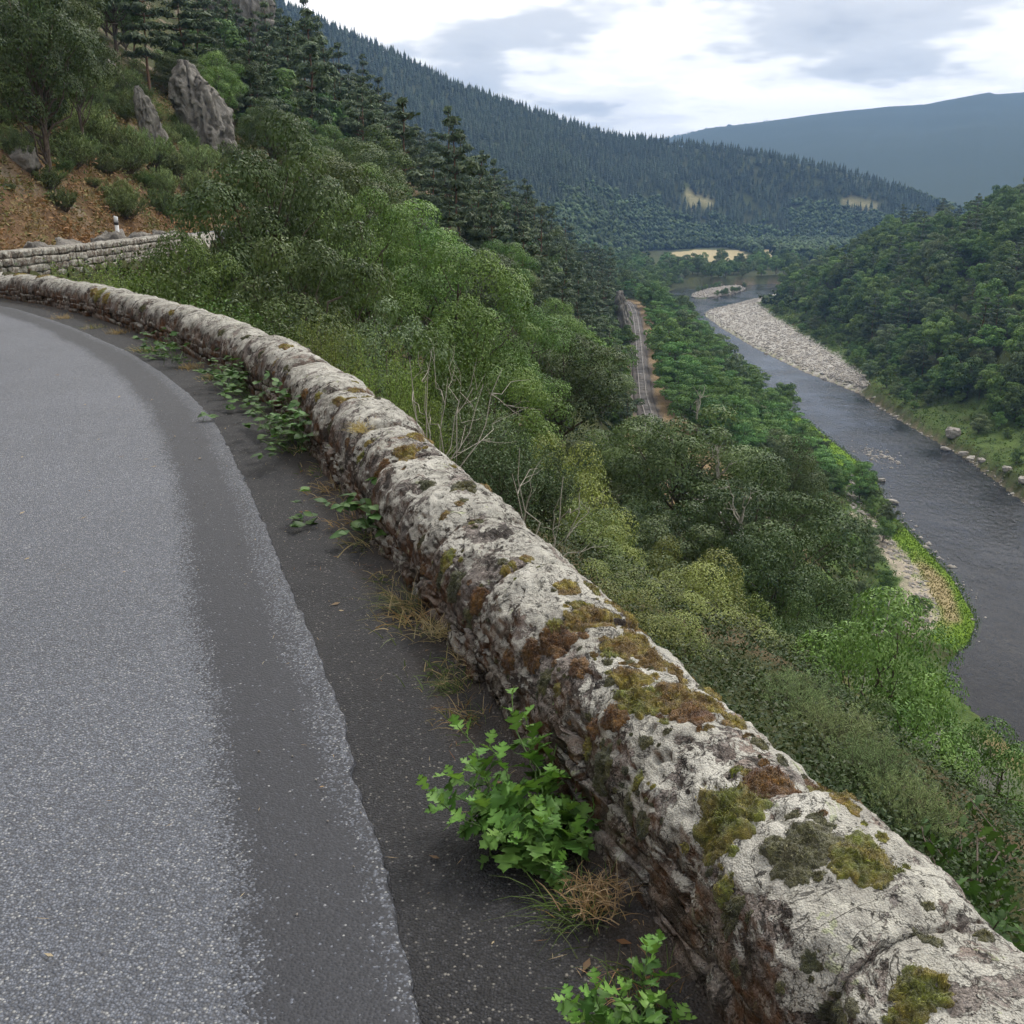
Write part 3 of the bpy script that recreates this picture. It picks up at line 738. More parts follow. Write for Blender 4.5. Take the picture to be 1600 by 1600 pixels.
# moss cushions on the coping
def moss_mat(name):
    m = Mat(name); p = m.pos(); n = m.noise(p, 55, 5, 0.65); n2 = m.noise(p, 260, 3, 0.7)
    c = m.mix(1.0, m.attr("tint"), m.ramp(n, [(0.28, 0.40), (0.5, 1.0), (0.70, 2.0)]), 'MULTIPLY')
    m.bsdf(c, 0.95, 0.05, m.bump(m.math('ADD', n, m.math('MULTIPLY', n2, 0.5)), 1.0, 0.012), **{'Sheen Weight': 0.3, 'Sheen Roughness': 0.6})
    return m.m
MOSS = moss_mat("moss")
_ls, _lt = np.meshgrid(np.arange(0.6, 24, 0.02), np.linspace(0.02, 3.0, 100), indexing='ij')
_LP = coping_surf(_ls.ravel(), _lt.ravel(), False)
_lx, _ly, _ld = project(_LP)
_LN = np.concatenate([NEAR.nrm(_ls.ravel()) * (-np.cos(_lt.ravel()))[:, None], np.sin(_lt.ravel())[:, None]], -1)
_face = ((_LN * (np.array([0, 0, EYE]) - _LP)).sum(1) > 0) & (_ld > 0)
def on_coping(px, py):
    c = (_lx - px) ** 2 + (_ly - py) ** 2 + np.where(_face, 0, 1e9)
    k = int(np.argmin(c)); return _ls.ravel()[k], _lt.ravel()[k], _ld[k]
MCOL = {'g': ((0.125, 0.145, 0.014), (0.17, 0.135, 0.018)), 'o': ((0.205, 0.165, 0.020), (0.14, 0.082, 0.014)), 'r': ((0.085, 0.034, 0.008), (0.15, 0.075, 0.012)),
        'd': ((0.045, 0.05, 0.016), (0.08, 0.075, 0.02)), 'e': ((0.11, 0.105, 0.05), (0.085, 0.085, 0.03))}
MOSSES = [(1148, 1275, 72, 'g', 1.15), (1195, 1222, 48, 'r', .9), (1118, 1318, 42, 'g', 1.0), (1240, 1335, 55, 'e', 1.0), (1262, 1312, 40, 'e', 1), (1335, 1345, 48, 'g', .8), (1370, 1360, 34, 'g', .8), (1142, 1432, 30, 'd', 2.2), (1138, 1395, 24, 'g', 1.4),
    (1000, 1092, 52, 'g', .9), (1045, 1088, 46, 'o', .9), (960, 1120, 34, 'r', 1), (985, 1065, 38, 'o', .8), (1078, 1115, 34, 'r', .8), (1105, 1100, 34, 'o', .8), (1040, 1130, 12, 'g', .8), (925, 1140, 24, 'r', 1.2), (915, 1165, 22, 'g', 1.2), (945, 1195, 30, 'd', 1.5), (938, 1225, 28, 'd', 1.4), (1000, 1225, 17, 'g', 2.0), (985, 1262, 24, 'd', 1.6), (1010, 1290, 22, 'd', 1.4),
    (872, 1008, 40, 'r', .9), (835, 1022, 32, 'r', .9), (795, 1030, 24, 'r', 1), (905, 985, 30, 'o', .8), (930, 962, 36, 'o', .7), (912, 940, 18, 'g', .7), (968, 1012, 30, 'o', .8), (955, 1022, 20, 'g', .8), (1000, 1005, 34, 'o', .7), (1020, 1030, 32, 'o', .8), (985, 975, 28, 'o', .7), (960, 945, 24, 'o', .6), (872, 1080, 14, 'g', 1.3), (855, 1065, 24, 'd', 1.5), (905, 1045, 24, 'r', .9), (1150, 1130, 26, 'o', .8), (1060, 1050, 24, 'o', .8), (890, 920, 22, 'o', .6), (925, 918, 20, 'g', .6),
    (700, 880, 22, 'g', 1.5), (712, 915, 28, 'd', 1.4), (745, 935, 24, 'r', 1.5), (690, 900, 16, 'd', 1.6), (735, 965, 18, 'd', 1.6), (790, 893, 13, 'o', .9), (785, 878, 12, 'd', .9), (820, 873, 12, 'o', .7), (690, 803, 13, 'o', .9), (748, 815, 10, 'd', .9), (742, 822, 8, 'd', .9), (728, 762, 22, 'd', .5), (755, 765, 16, 'o', .5), (718, 785, 10, 'o', .7), (668, 757, 16, 'd', .9), (655, 860, 14, 'r', 2), (660, 890, 14, 'r', 1.6), (675, 920, 14, 'r', 1.6),
    (632, 706, 24, 'o', .7), (600, 727, 13, 'r', 1.8), (590, 745, 11, 'r', 1.8), (648, 684, 18, 'o', .5), (672, 688, 16, 'o', .5), (560, 712, 11, 'g', 1.6), (545, 695, 10, 'r', 1.6), (575, 690, 10, 'o', 1.4), (530, 628, 15, 'o', .7), (560, 612, 18, 'o', .5), (497, 618, 10, 'g', 1), (428, 566, 8, 'o', 1.3), (408, 553, 8, 'd', 1.5), (443, 541, 13, 'o', .5), (385, 528, 8, 'd', 1.4), (345, 520, 8, 'd', 1.4),
    (155, 460, 13, 'g', 1.2), (165, 466, 12, 'o', 1.1), (146, 457, 10, 'o', 1), (68, 432, 10, 'o', 1.2), (30, 425, 9, 'o', 1.3), (18, 423, 8, 'd', 1.3), (225, 482, 8, 'd', 1.2), (268, 488, 8, 'o', .7), (1265, 1505, 22, 'd', 1.2), (1225, 1545, 14, 'd', 1.4), (1340, 1575, 20, 'e', .8), (1285, 1240, 34, 'r', .5), (1315, 1262, 24, 'o', .5), (1190, 1165, 18, 'd', .7), (1222, 1190, 14, 'd', .8), (1120, 1075, 22, 'o', .6), (1010, 1160, 18, 'd', 1), (1160, 1510, 16, 'd', 1.4)]
rmoss = np.random.default_rng(77)
def moss_patch(s0, th0, rad, kind, elong, seed):
    rg = np.random.default_rng(seed)
    na, nr = (72, 22) if rad > 0.03 else (30, 9)
    ang = np.linspace(0, 2 * np.pi, na, endpoint=False); rho = np.linspace(0.04, 1.0, nr)
    A_, Q_ = np.meshgrid(ang, rho, indexing='ij')
    rimn = np.clip(1 + 0.95 * fbm(np.stack([np.cos(A_) * 1.5, np.sin(A_) * 1.5, np.full(A_.shape, seed * 1.7)], -1), 4, 0.68, 3), 0.3, 1.8)
    rr = Q_ * rad * rimn
    rt = math.sqrt(elong)
    ds, da = rr * np.cos(A_) / rt, rr * np.sin(A_) * rt
    S_ = s0 + ds; TH = np.clip(th0 + da / 0.25, -0.25, 3.3)
    P = coping_surf(S_.ravel(), TH.ravel(), True)
    N = np.concatenate([NEAR.nrm(S_.ravel()) * (-np.cos(TH.ravel()))[:, None], np.sin(TH.ravel())[:, None]], -1); N /= np.linalg.norm(N, axis=1)[:, None]
    H = min(0.030, 0.30 * rad) * rg.uniform(0.7, 1.0)
    q = Q_.ravel()
    lump = fbm(P * 34, 3, 0.55, seed % 50)
    hgt = H * ((1 - q ** 3) * (0.75 + 1.2 * lump) + 0.35 * (1 - q ** 3) * fbm(P * 95, 2, 0.5, 7)) - 0.010 * smooth(0.78, 1.0, q)
    V = P + N * hgt[:, None]
    Fq = grid_faces(na, nr, False); wrap = np.stack([(na - 1) * nr + np.arange(nr - 1), (na - 1) * nr + np.arange(1, nr), np.arange(1, nr), np.arange(nr - 1)], -1)
    V = np.concatenate([V, V[::nr].mean(0)[None]])
    fan = np.stack([np.full(na, len(V) - 1), np.arange(na) * nr, ((np.arange(na) + 1) % na) * nr], -1)[:, ::-1]
    c1, c2 = np.array(MCOL[kind][0]), np.array(MCOL[kind][1])
    mixw = smooth(-0.25, 0.3, fbm(V * 16, 3, 0.6, 60 + seed % 9))[:, None]
    C = c1 * mixw + c2 * (1 - mixw)
    # short fuzz
    nb = int(min(4500, max(150, 320000 * rad * rad))); idx = rg.integers(0, len(P), nb)
    b0 = V[idx] + rg.normal(size=(nb, 3)) * rad * 0.05; dirn = N[idx] + rg.normal(size=(nb, 3)) * 0.55; dirn /= np.linalg.norm(dirn, axis=1)[:, None]
    ok = hgt[idx] > 0
    b0, dirn, idx = b0[ok] - dirn[ok] * 0.004, dirn[ok], idx[ok]; nb = len(b0)
    hl = rg.uniform(0.005, 0.011, nb)[:, None]; side = np.cross(dirn, rg.normal(size=(nb, 3))); side /= np.linalg.norm(side, axis=1)[:, None]
    BV = np.stack([b0 - side * 0.0012, b0 + side * 0.0012, b0 + dirn * hl], 1).reshape(-1, 3)
    BC = np.repeat(C[idx] * rg.uniform(0.7, 2.3, (nb, 1)), 3, 0)
    BF = np.arange(nb * 3).reshape(-1, 3) + len(V)
    o = V[-1].copy()
    return np.concatenate([V, BV]) - o, [np.concatenate([Fq, wrap])[:, ::-1] if False else np.concatenate([Fq, wrap]), np.concatenate([fan, BF])], np.concatenate([C, BC]), o
_ex = []
for px, py, rp, kind, el in MOSSES:                  # crumbs round the larger cushions
    if rp > 16:
        for _ in range(3):
            a_ = rmoss.random() * 6.28; q_ = rp * rmoss.uniform(0.9, 1.5); _ex.append((px + math.cos(a_) * q_, py + math.sin(a_) * q_ * 0.8, rp * rmoss.uniform(0.14, 0.32), kind if rmoss.random() < 0.6 else 'd', rmoss.uniform(0.6, 1.6)))
for _ in range(900):                                 # more moss where damp clusters are
    s_ = 2.4 + 13 * rmoss.random() ** 1.5; th_ = rmoss.uniform(0.15, 2.3)
    P_ = coping_surf(np.array([s_]), np.array([th_]), False); c_ = float(fbm(P_ * 1.9, 3, 0.6, 88)[0]); e_ = float(np.min(np.abs(_cs - s_)))
    if c_ + 0.22 * math.exp(-(e_ / 0.05) ** 2) < 0.20: continue
    x_, y_, d_ = project(P_); kd_ = 'god'[int(rmoss.integers(3))] if th_ > 0.7 else 'rddgr'[int(rmoss.integers(5))]
    _ex.append((float(x_[0]), float(y_[0]), float(FPX / d_[0]) * rmoss.gamma(2.0, 0.011) + 2, kd_, rmoss.uniform(0.5, 1.7)))
_ex = [e_ for e_ in _ex if -50 < e_[0] < 1650 and e_[1] < 1680][:210]
for k, (px, py, rp, kind, el) in enumerate(MOSSES + _ex):
    s_, t_, d_ = on_coping(px, py)
    V, Fc, C, o = moss_patch(s_, t_, rp * 1.0 * d_ / FPX, kind, el, 100 + k)
    obj("moss_cushion", mesh_from("moss_cushion", V, Fc, True, C, [MOSS]), near_wall, o)

# ------------------------------------------------------------------ wall across the gully
far_wall = tag(empty("far_road_wall", (0, 0, 0)), "pale block-built retaining wall holding the road across the gully", "wall", None, "thing")
_fb = [stone_mesh("wall_block", 3, 0.86, 0.14, 1.4, 50 + k, FARSTONE, 0.08) for k in range(6)]
rs = np.random.default_rng(21)
S0, S1 = 9.5, 33.0
tf = np.arange(6, 40, 0.4)
prof = np.array([(-0.02, -0.6), (-0.02, 0.06), (0.47, 0.06), (0.47, -2.6), (0.0, -2.6)])
T_, K_ = np.meshgrid(tf, np.arange(len(prof)), indexing='ij')
obj("mortar_core", mesh_from("mortar_core", FARW.xyz(T_.ravel(), prof[K_.ravel(), 0], prof[K_.ravel(), 1]), grid_faces(len(tf), len(prof), True), False, None, [FARSTONE]), far_wall)
nb_ = 0
for course in range(6):
    za = -0.05 - 0.235 * (course + 1); s = S0 + rs.uniform(0, 0.3)
    lim = S1 if course < 4 else 30
    while s < lim:
        L = rs.uniform(0.30, 0.68)
        q = s + L / 2; n_ = FARW.nrm(np.array(q))
        p3 = FARW.xyz(np.array(q), np.array(0.44 + rs.uniform(-0.02, 0.025)), np.array(za + 0.117 + rs.uniform(-.02, .02)))
        obj("wall_block", _fb[rs.integers(6)], far_wall, p3, (rs.uniform(-.05, .05), 0, math.atan2(n_[1], n_[0]) + rs.uniform(-.04, .04)), (0.22, L * 1.0, 0.235 * rs.uniform(0.95, 1.06)))
        s += L; nb_ += 1
s = 7.5
while s < 34:
    L = rs.uniform(0.35, 0.6); q = s + L / 2; n_ = FARW.nrm(np.array(q))
    p3 = FARW.xyz(np.array(q), np.array(0.235), np.array(0.065 + rs.uniform(-.012, .012)))
    obj("coping_stone", _cf[rs.integers(3)] if False else _fb[rs.integers(6)], far_wall, p3, (0, rs.uniform(-.03, .03), math.atan2(n_[1], n_[0])), (0.60, L * 1.02, 0.24))
    s += L

# roadside marker post beyond the far wall
pm = Mat("post_white"); pm.bsdf((0.75, 0.75, 0.74), 0.5, 0.4)
pk = Mat("post_black"); pk.bsdf((0.02, 0.02, 0.02), 0.5, 0.4)
pq = at_d(182, 350, 52.0); pz = -0.45
post = tag(empty("marker_post", (pq[0], pq[1], pz)), "slim white roadside marker post with black band behind the far wall", "marker post")
def tapered(w0, d0, w1, d1, z0, z1):
    V = [(-w0, -d0, z0), (w0, -d0, z0), (w0, d0, z0), (-w0, d0, z0), (-w1, -d1, z1), (w1, -d1, z1), (w1, d1, z1), (-w1, d1, z1)]
    return np.array(V), np.array([(3, 2, 1, 0), (4, 5, 6, 7), (0, 1, 5, 4), (1, 2, 6, 5), (2, 3, 7, 6), (3, 0, 4, 7)])
for nm, z0, z1, m_, e_ in (("shaft", 0, 0.98, pm.m, 0), ("black_band", 0.98, 1.10, pk.m, 0.004), ("cap", 1.10, 1.40, pm.m, 0)):
    V, Fq = tapered(0.085 + e_, 0.05 + e_, 0.08 + e_, 0.045 + e_, z0, z1)
    if nm == "cap": V[4:, 2] += np.array([0.0, -0.05, -0.05, 0.0])
    obj(nm, mesh_from(nm, V, Fq, False, None, [m_]), post)

# ------------------------------------------------------------------ plants: builders
def unit(v): return v / (np.linalg.norm(v, axis=-1, keepdims=True) + 1e-9)
def leaf_quads(P, Nn, length, width, rg, Cl, axis=None, fold=0.0):
    """rhombic leaves at P with normals Nn"""
    n = len(P)
    a = unit(np.cross(Nn, rg.normal(size=(n, 3)))) if axis is None else unit(axis - Nn * (axis * Nn).sum(1, keepdims=True))
    b = np.cross(Nn, a)
    L = np.broadcast_to(np.asarray(length, float), (n,))[:, None]; W = np.broadcast_to(np.asarray(width, float), (n,))[:, None]
    V = np.stack([P - a * L * 0.5, P + b * W * 0.5 + a * L * 0.08 + Nn * fold * W, P + a * L * 0.5, P - b * W * 0.5 + a * L * 0.08 + Nn * fold * W], 1).reshape(-1, 3)
    return V, np.arange(4 * n).reshape(-1, 4), np.repeat(Cl, 4, 0)
def tube(pts, radii, sides=6):
    pts = np.asarray(pts, float); n = len(pts)
    T = unit(np.gradient(pts, axis=0)); ref = np.where(np.abs(T[:, 2:3]) > 0.9, np.array([[1., 0, 0]]), np.array([[0, 0, 1.]]))
    A = unit(np.cross(T, ref)); B = np.cross(T, A)
    an = np.linspace(0, 2 * np.pi, sides, endpoint=False)
    V = pts[:, None] + (A[:, None] * np.cos(an)[None, :, None] + B[:, None] * np.sin(an)[None, :, None]) * np.asarray(radii)[:, None, None]
    return V.reshape(-1, 3), grid_faces(n, sides, True)
class Geo:
    def __init__(s): s.V, s.F, s.C, s.n = [], {}, [], 0
    def add(s, V, Fq, C=None):
        s.V.append(np.asarray(V, float)); Fq = np.asarray(Fq); s.F.setdefault(Fq.shape[1], []).append(Fq + s.n)
        if C is None: C = np.ones((len(V), 3)) * 0.5
        s.C.append(np.broadcast_to(np.asarray(C, float), (len(V), 3))); s.n += len(V)
    def mesh(s, name, mat, sm=True):
        return mesh_from(name, np.concatenate(s.V), [np.concatenate(f) for f in s.F.values()], sm, np.concatenate(s.C), [mat])
def bend_path(a, b, rg, wob=0.12, n=5):
    a, b = np.asarray(a, float), np.asarray(b, float); t = np.linspace(0, 1, n)[:, None]; L = np.linalg.norm(b - a)
    P = a + (b - a) * t; j = rg.normal(size=(n, 3)) * wob * L; j[0] = j[-1] = 0
    return P + j * np.sin(np.pi * t)

def blob_leaves(blobs, n, leaf, rg, c0, c1, wfrac=0.55, up=0.35, inner=0.72, hole=0.0, droop=0.0):
    """leaves over the skins of a heap of clumps; colour differs clump by clump"""
    ctr = np.array([b[0] for b in blobs]); rad = np.array([b[1] for b in blobs])
    area = (rad[:, 0] * rad[:, 1] + rad[:, 1] * rad[:, 2] + rad[:, 0] * rad[:, 2]); k = rg.choice(len(blobs), int(n * 1.6), p=area / area.sum())
    d = unit(rg.normal(size=(len(k), 3))); keep = rg.random(len(k)) < np.clip(0.55 + 0.7 * d[:, 2], 0.12, 1); k, d = k[keep], d[keep]
    rfac = 1.08 - 0.40 * rg.random(len(k)) ** 2.6
    rfac = rfac * (1 + 0.14 * fbm(d * 1.9 + k[:, None] * 4.7, 3, 0.6, 6))
    P = ctr[k] + d * rad[k] * rfac[:, None]
    inside = np.zeros(len(k), bool)
    for i in range(len(blobs)):
        q = (((P - ctr[i]) / rad[i]) ** 2).sum(1); inside |= (q < inner ** 2) & (k != i)
    if hole > 0: inside |= fbm(P * (0.9 / max(leaf * 4, 0.05)) * 0.35, 2, 0.5, 5) > hole
    P, d, k = P[~inside][:n], d[~inside][:n], k[~inside][:n]
    Nn = unit(d * 1.0 + rg.normal(size=P.shape) * 0.36 + np.array([0, 0, up * 0.7]))
    mixk = rg.random(len(blobs)); t = np.clip(mixk[k] * 0.9 + rg.random(len(k)) * 0.3 - 0.1, 0, 1)[:, None]
    C = np.array(c0) * (1 - t) + np.array(c1) * t
    C = C * rg.uniform(0.8, 1.45, (len(k), 1))
    L = leaf * rg.uniform(0.6, 1.3, len(k))
    return leaf_quads(P, Nn, L, L * wfrac, rg, C)

def broadleaf(name, H, Wd, trunk, n, leaf, c0, c1, seed, nblob=34, flat=0.8, mat=None, wfrac=0.6, lean=0.0, open_=1.0, hole=0.0):
    """tree > trunk (with limbs), crown. Origin at the foot."""
    rg = np.random.default_rng(seed)
    z0 = trunk * H; cz = (z0 + H) / 2; rz = (H - z0) / 2; rx = Wd / 2
    blobs = []
    lob = rg.normal(size=(5, 3))
    for i in range(nblob):
        d = unit(rg.normal(size=3)); d[2] = d[2] * 0.9 + 0.08
        f = 0.62 + 0.34 * rg.random() if i % 4 else rg.uniform(0.1, 0.5)
        f *= 1 + 0.22 * np.clip(np.max(unit(lob) @ d), -0.3, 1) - 0.12
        c = np.array([d[0] * rx * f, d[1] * rx * f, cz + d[2] * rz * f])
        taper = 1.0 - 0.35 * max(0, (c[2] - cz) / rz) ** 2
        c[:2] *= taper; c[0] += lean * (c[2] / H) * H
        r = rx * rg.uniform(0.13, 0.29) * open_ if nblob > 45 else rx * rg.uniform(0.15, 0.30) * open_
        blobs.append((c, np.array([r * rg.uniform(0.85, 1.3), r * rg.uniform(0.85, 1.3), r * flat])))
    wood = Geo()
    r0 = 0.028 * H * 0.75
    top = np.array([lean * H * 0.8, 0, z0 + (H - z0) * 0.78])
    tp = bend_path((0, 0, -0.1), top, rg, 0.03, 8)
    wood.add(*tube(np.concatenate([[[0, 0, -0.75 * H]], tp]), np.r_[r0 * 1.25, np.linspace(r0, r0 * 0.2, 8)], 7))
    order = rg.permutation(nblob)[:max(10, nblob // 2)]
    for i in order:
        c = blobs[i][0]; h = np.clip((c[2] - 0.25 * H) / H, 0.12, 0.75); k = int(np.clip(h * 8, 1, 6)); a = tp[k]
        wood.add(*tube(bend_path(a, c, rg, 0.08, 5), np.linspace(r0 * 0.42, r0 * 0.06, 5), 5))
    g = Geo(); g.add(*blob_leaves(blobs, n, leaf, rg, c0, c1, wfrac, 0.35, 0.72, hole))
    return g.mesh(name + "_crown", mat or LEAF, False), wood.mesh(name + "_trunk", BARK)
def pine(name, H, Wd, n, leaf, c0, c1, seed, bare=0.3):
    rg = np.random.default_rng(seed); blobs = []; wood = Geo()
    tp = bend_path((0, 0, -0.6), (rg.normal() * 0.03 * H, rg.normal() * 0.03 * H, H * 0.97), rg, 0.012, 9)
    r0 = 0.016 * H
    wood.add(*tube(tp, np.linspace(r0, r0 * 0.15, 9), 6))
    tiers = int(rg.integers(7, 10))
    for t in range(tiers):
        f = t / (tiers - 1); z = H * (bare + (1 - bare) * f * 0.96) ; R_ = Wd / 2 * (1 - f ** 1.5 * 0.86) * rg.uniform(0.75, 1.15) * (0.75 + 0.25 * min(1, f * 5))
        ax = np.array([np.interp(z, tp[:, 2], tp[:, k]) for k in range(2)])
        nb = int(rg.integers(4, 7)); a0 = rg.random() * 6.28
        for b in range(nb):
            if rg.random() < 0.13: continue
            a = a0 + b * 6.28 / nb + rg.normal() * 0.25; Lb = R_ * rg.uniform(0.65, 1.15); dz = Lb * (0.10 + 0.4 * f) + rg.normal() * 0.15
            end = np.array([ax[0] + math.cos(a) * Lb, ax[1] + math.sin(a) * Lb, z + dz])
            wood.add(*tube(bend_path((ax[0], ax[1], z), end, rg, 0.05, 4), np.linspace(r0 * 0.28, r0 * 0.05, 4), 4))
            for q in (0.55, 0.85, 1.05):
                c = np.array([ax[0], ax[1], z]) * (1 - q) + end * q; r = max(0.28, 0.24 * Lb + 0.12) * rg.uniform(0.8, 1.2) * (Wd / 5.0) ** 0.3
                blobs.append((c, np.array([r, r, r * 0.42])))
    blobs.append((np.array([tp[-1][0], tp[-1][1], H * 0.97]), np.array([0.3, 0.3, 0.5]) * H / 12))
    g = Geo(); g.add(*blob_leaves(blobs, n, leaf, rg, c0, c1, 0.30, 0.55, 0.6))
    return g.mesh(name + "_crown", NEEDLE, False), wood.mesh(name + "_trunk", PINE_BARK)
def tree_proto(name, meshes): return (name, meshes)
def plant_tree(proto, loc, rotz, scale, label, cat, group=None, tilt=(0, 0)):
    name, (crown, trunk) = proto
    sc = scale if isinstance(scale, (tuple, list)) else (scale,) * 3
    e = tag(empty(name, loc, (tilt[0], tilt[1], rotz), sc), label, cat, group)
    obj("trunk", trunk, e); obj("crown", crown, e)
    return e

G_OAK = ((0.057, 0.097, 0.035), (0.116, 0.173, 0.057)); G_MID = ((0.068, 0.120, 0.039), (0.136, 0.212, 0.068))
G_LIGHT = ((0.088, 0.153, 0.042), (0.168, 0.249, 0.073)); G_GREY = ((0.080, 0.116, 0.055), (0.153, 0.194, 0.097)); G_OLIVE = ((0.101, 0.136, 0.039), (0.202, 0.241, 0.068))
G_PINE = ((0.052, 0.080, 0.045), (0.119, 0.156, 0.084)); G_ROB = ((0.073, 0.136, 0.045), (0.136, 0.233, 0.073))

# mid-distance kinds (100-600 m)
MID_B = [("broadleaf_tree", broadleaf("mid_broadleaf_%d" % k, 10, 9.5, 0.05, 5600, 0.50, *(G_OAK, G_MID, G_MID, G_GREY)[k], 200 + k, 34, 0.8, LEAF_MATTE, 0.7)) for k in range(4)]
MID_L = [("broadleaf_tree", broadleaf("light_broadleaf_%d" % k, 9, 8.5, 0.05, 5200, 0.46, *G_LIGHT, 230 + k, 34, 0.75, LEAF_MATTE, 0.7)) for k in range(2)]
MID_P = [("pine_tree", pine("mid_pine_%d" % k, 13, 6.2, 5200, 0.62, *G_PINE, 240 + k, 0.22 + 0.1 * (k % 2))) for k in range(4)]
MID_R = [("acacia_tree", broadleaf("acacia_%d" % k, 9, 9, 0.06, 6500, 0.38, *G_ROB, 260 + k, 38, 0.42, LEAF_MATTE, 0.55)) for k in range(2)]
# near kinds (15-70 m), leaf by leaf
NEAR_OAK = [("oak_tree", broadleaf("oak_%d" % k, 9, 8.4, 0.24, 40000, 0.145, *((0.050, 0.078, 0.028), (0.102, 0.141, 0.051)), 300 + k, 64, 0.75, LEAF, 0.58, 0.0, 0.95)) for k in range(3)]
NEAR_ASH = [("leafy_tree", broadleaf("leafy_%d" % k, 8.5, 7.0, 0.18, 38000, 0.125, *((0.074, 0.142, 0.035), (0.149, 0.241, 0.064)), 320 + k, 70, 0.8, LEAF, 0.52, 0.0, 0.95)) for k in range(2)]
NEAR_GREY = [("leafy_tree", broadleaf("grey_leafy", 6.5, 6.0, 0.05, 26000, 0.115, *G_GREY, 330, 80, 0.8, LEAF, 0.58))]
NEAR_OLIVE = [("leafy_bush", broadleaf("olive_bush_%d" % k, 5.0, 4.2, 0.03, 30000, 0.07, *G_OLIVE, 340 + k, 70, 1.2, LEAF, 0.55, 0.0, 0.85)) for k in range(2)]

# ------------------------------------------------------------------ shrubs with stems, twigs and single leaves
def shrub(name, H, W, nstem, nleaf, leaf, wfrac, c0, c1, seed, mat=None, stem_c=BARK, narrow_up=0.3, spread=0.8, stem_r=0.012):
    rg = np.random.default_rng(seed); wood = Geo(); P, A = [], []
    per = nleaf // nstem
    for k in range(nstem):
        a = rg.random() * 6.28; r = W / 2 * math.sqrt(rg.random()) ; h = H * rg.uniform(0.6, 1.05) * (1 - 0.35 * (2 * r / W) ** 2)
        b0 = np.array([math.cos(a) * r * 0.25, math.sin(a) * r * 0.25, -0.15]); tip = np.array([math.cos(a) * r, math.sin(a) * r, h])
        pth = bend_path(b0, tip, rg, 0.06, 7); wood.add(*tube(pth, np.linspace(stem_r, stem_r * 0.2, 7), 4))
        t = 0.25 + 0.78 * rg.random(per) ** 0.7
        base = np.stack([np.interp(t, np.linspace(0, 1, 7), pth[:, q]) for q in range(3)], -1)
        tw = unit(rg.normal(size=(per, 3)) + np.array([0, 0, 0.35])); lw = rg.random(per) ** 1.5 * spread * 0.28 * H * (1.15 - t * 0.7)
        P.append(base + tw * lw[:, None]); A.append(unit(tw + np.array([0, 0, narrow_up]) + rg.normal(size=(per, 3)) * 0.3))
    P, A = np.concatenate(P), np.concatenate(A); n = len(P)
    Nn = unit(np.cross(A, rg.normal(size=(n, 3))) + np.array([0, 0, 0.5]))
    t = np.clip(0.15 + 0.75 * rg.random(n) + 0.35 * fbm(P * 2.5, 2, 0.5, seed), 0, 1)[:, None]
    C = (np.array(c0) * (1 - t) + np.array(c1) * t) * rg.uniform(0.75, 1.3, (n, 1))
    L = leaf * rg.uniform(0.6, 1.25, n); g = Geo(); g.add(*leaf_quads(P, Nn, L, L * wfrac, rg, C, A, 0.12))
    return g.mesh(name + "_leaves", mat or LEAF, False), wood.mesh(name + "_stems", stem_c)
def plant_shrub(name, meshes, loc, rotz, scale, label, cat="shrub", group=None, pn=("stems", "leaves")):
    sc = scale if isinstance(scale, (tuple, list)) else (scale,) * 3
    e = tag(empty(name, loc, (0, 0, rotz), sc), label, cat, group); obj(pn[0], meshes[1], e); obj(pn[1], meshes[0], e); return e
WILLOW = [shrub("willow_shrub_%d" % k, 2.4, 2.2, 70, 13000, 0.055, 0.34, (0.090, 0.141, 0.031), (0.211, 0.288, 0.070), 400 + k) for k in range(2)]
SALLOW = [shrub("sallow_shrub_%d" % k, 2.4, 2.2, 60, 9000, 0.062, 0.62, (0.064, 0.105, 0.044), (0.147, 0.198, 0.100), 410 + k) for k in range(2)]
HAZEL = [shrub("hazel_shrub", 2.6, 2.4, 55, 9000, 0.075, 0.68, (0.051, 0.095, 0.026), (0.115, 0.186, 0.049), 420)]
BROOM = [shrub("broom_%d" % k, 1.5, (1.8, 2.2, 1.6)[k], 110, 5600, 0.17, 0.15, (0.085, 0.125, 0.048), (0.25, 0.31, 0.14), 430 + k, LEAF_MATTE, BARK, 1.6, 0.35, 0.014) for k in range(3)]
BROOM_NEAR = shrub("broom_near", 0.8, 0.9, 190, 13000, 0.055, 0.075, (0.11, 0.155, 0.06), (0.28, 0.36, 0.16), 440, LEAF_MATTE, BARK, 1.8, 0.3, 0.004)
HERO_COVER = []
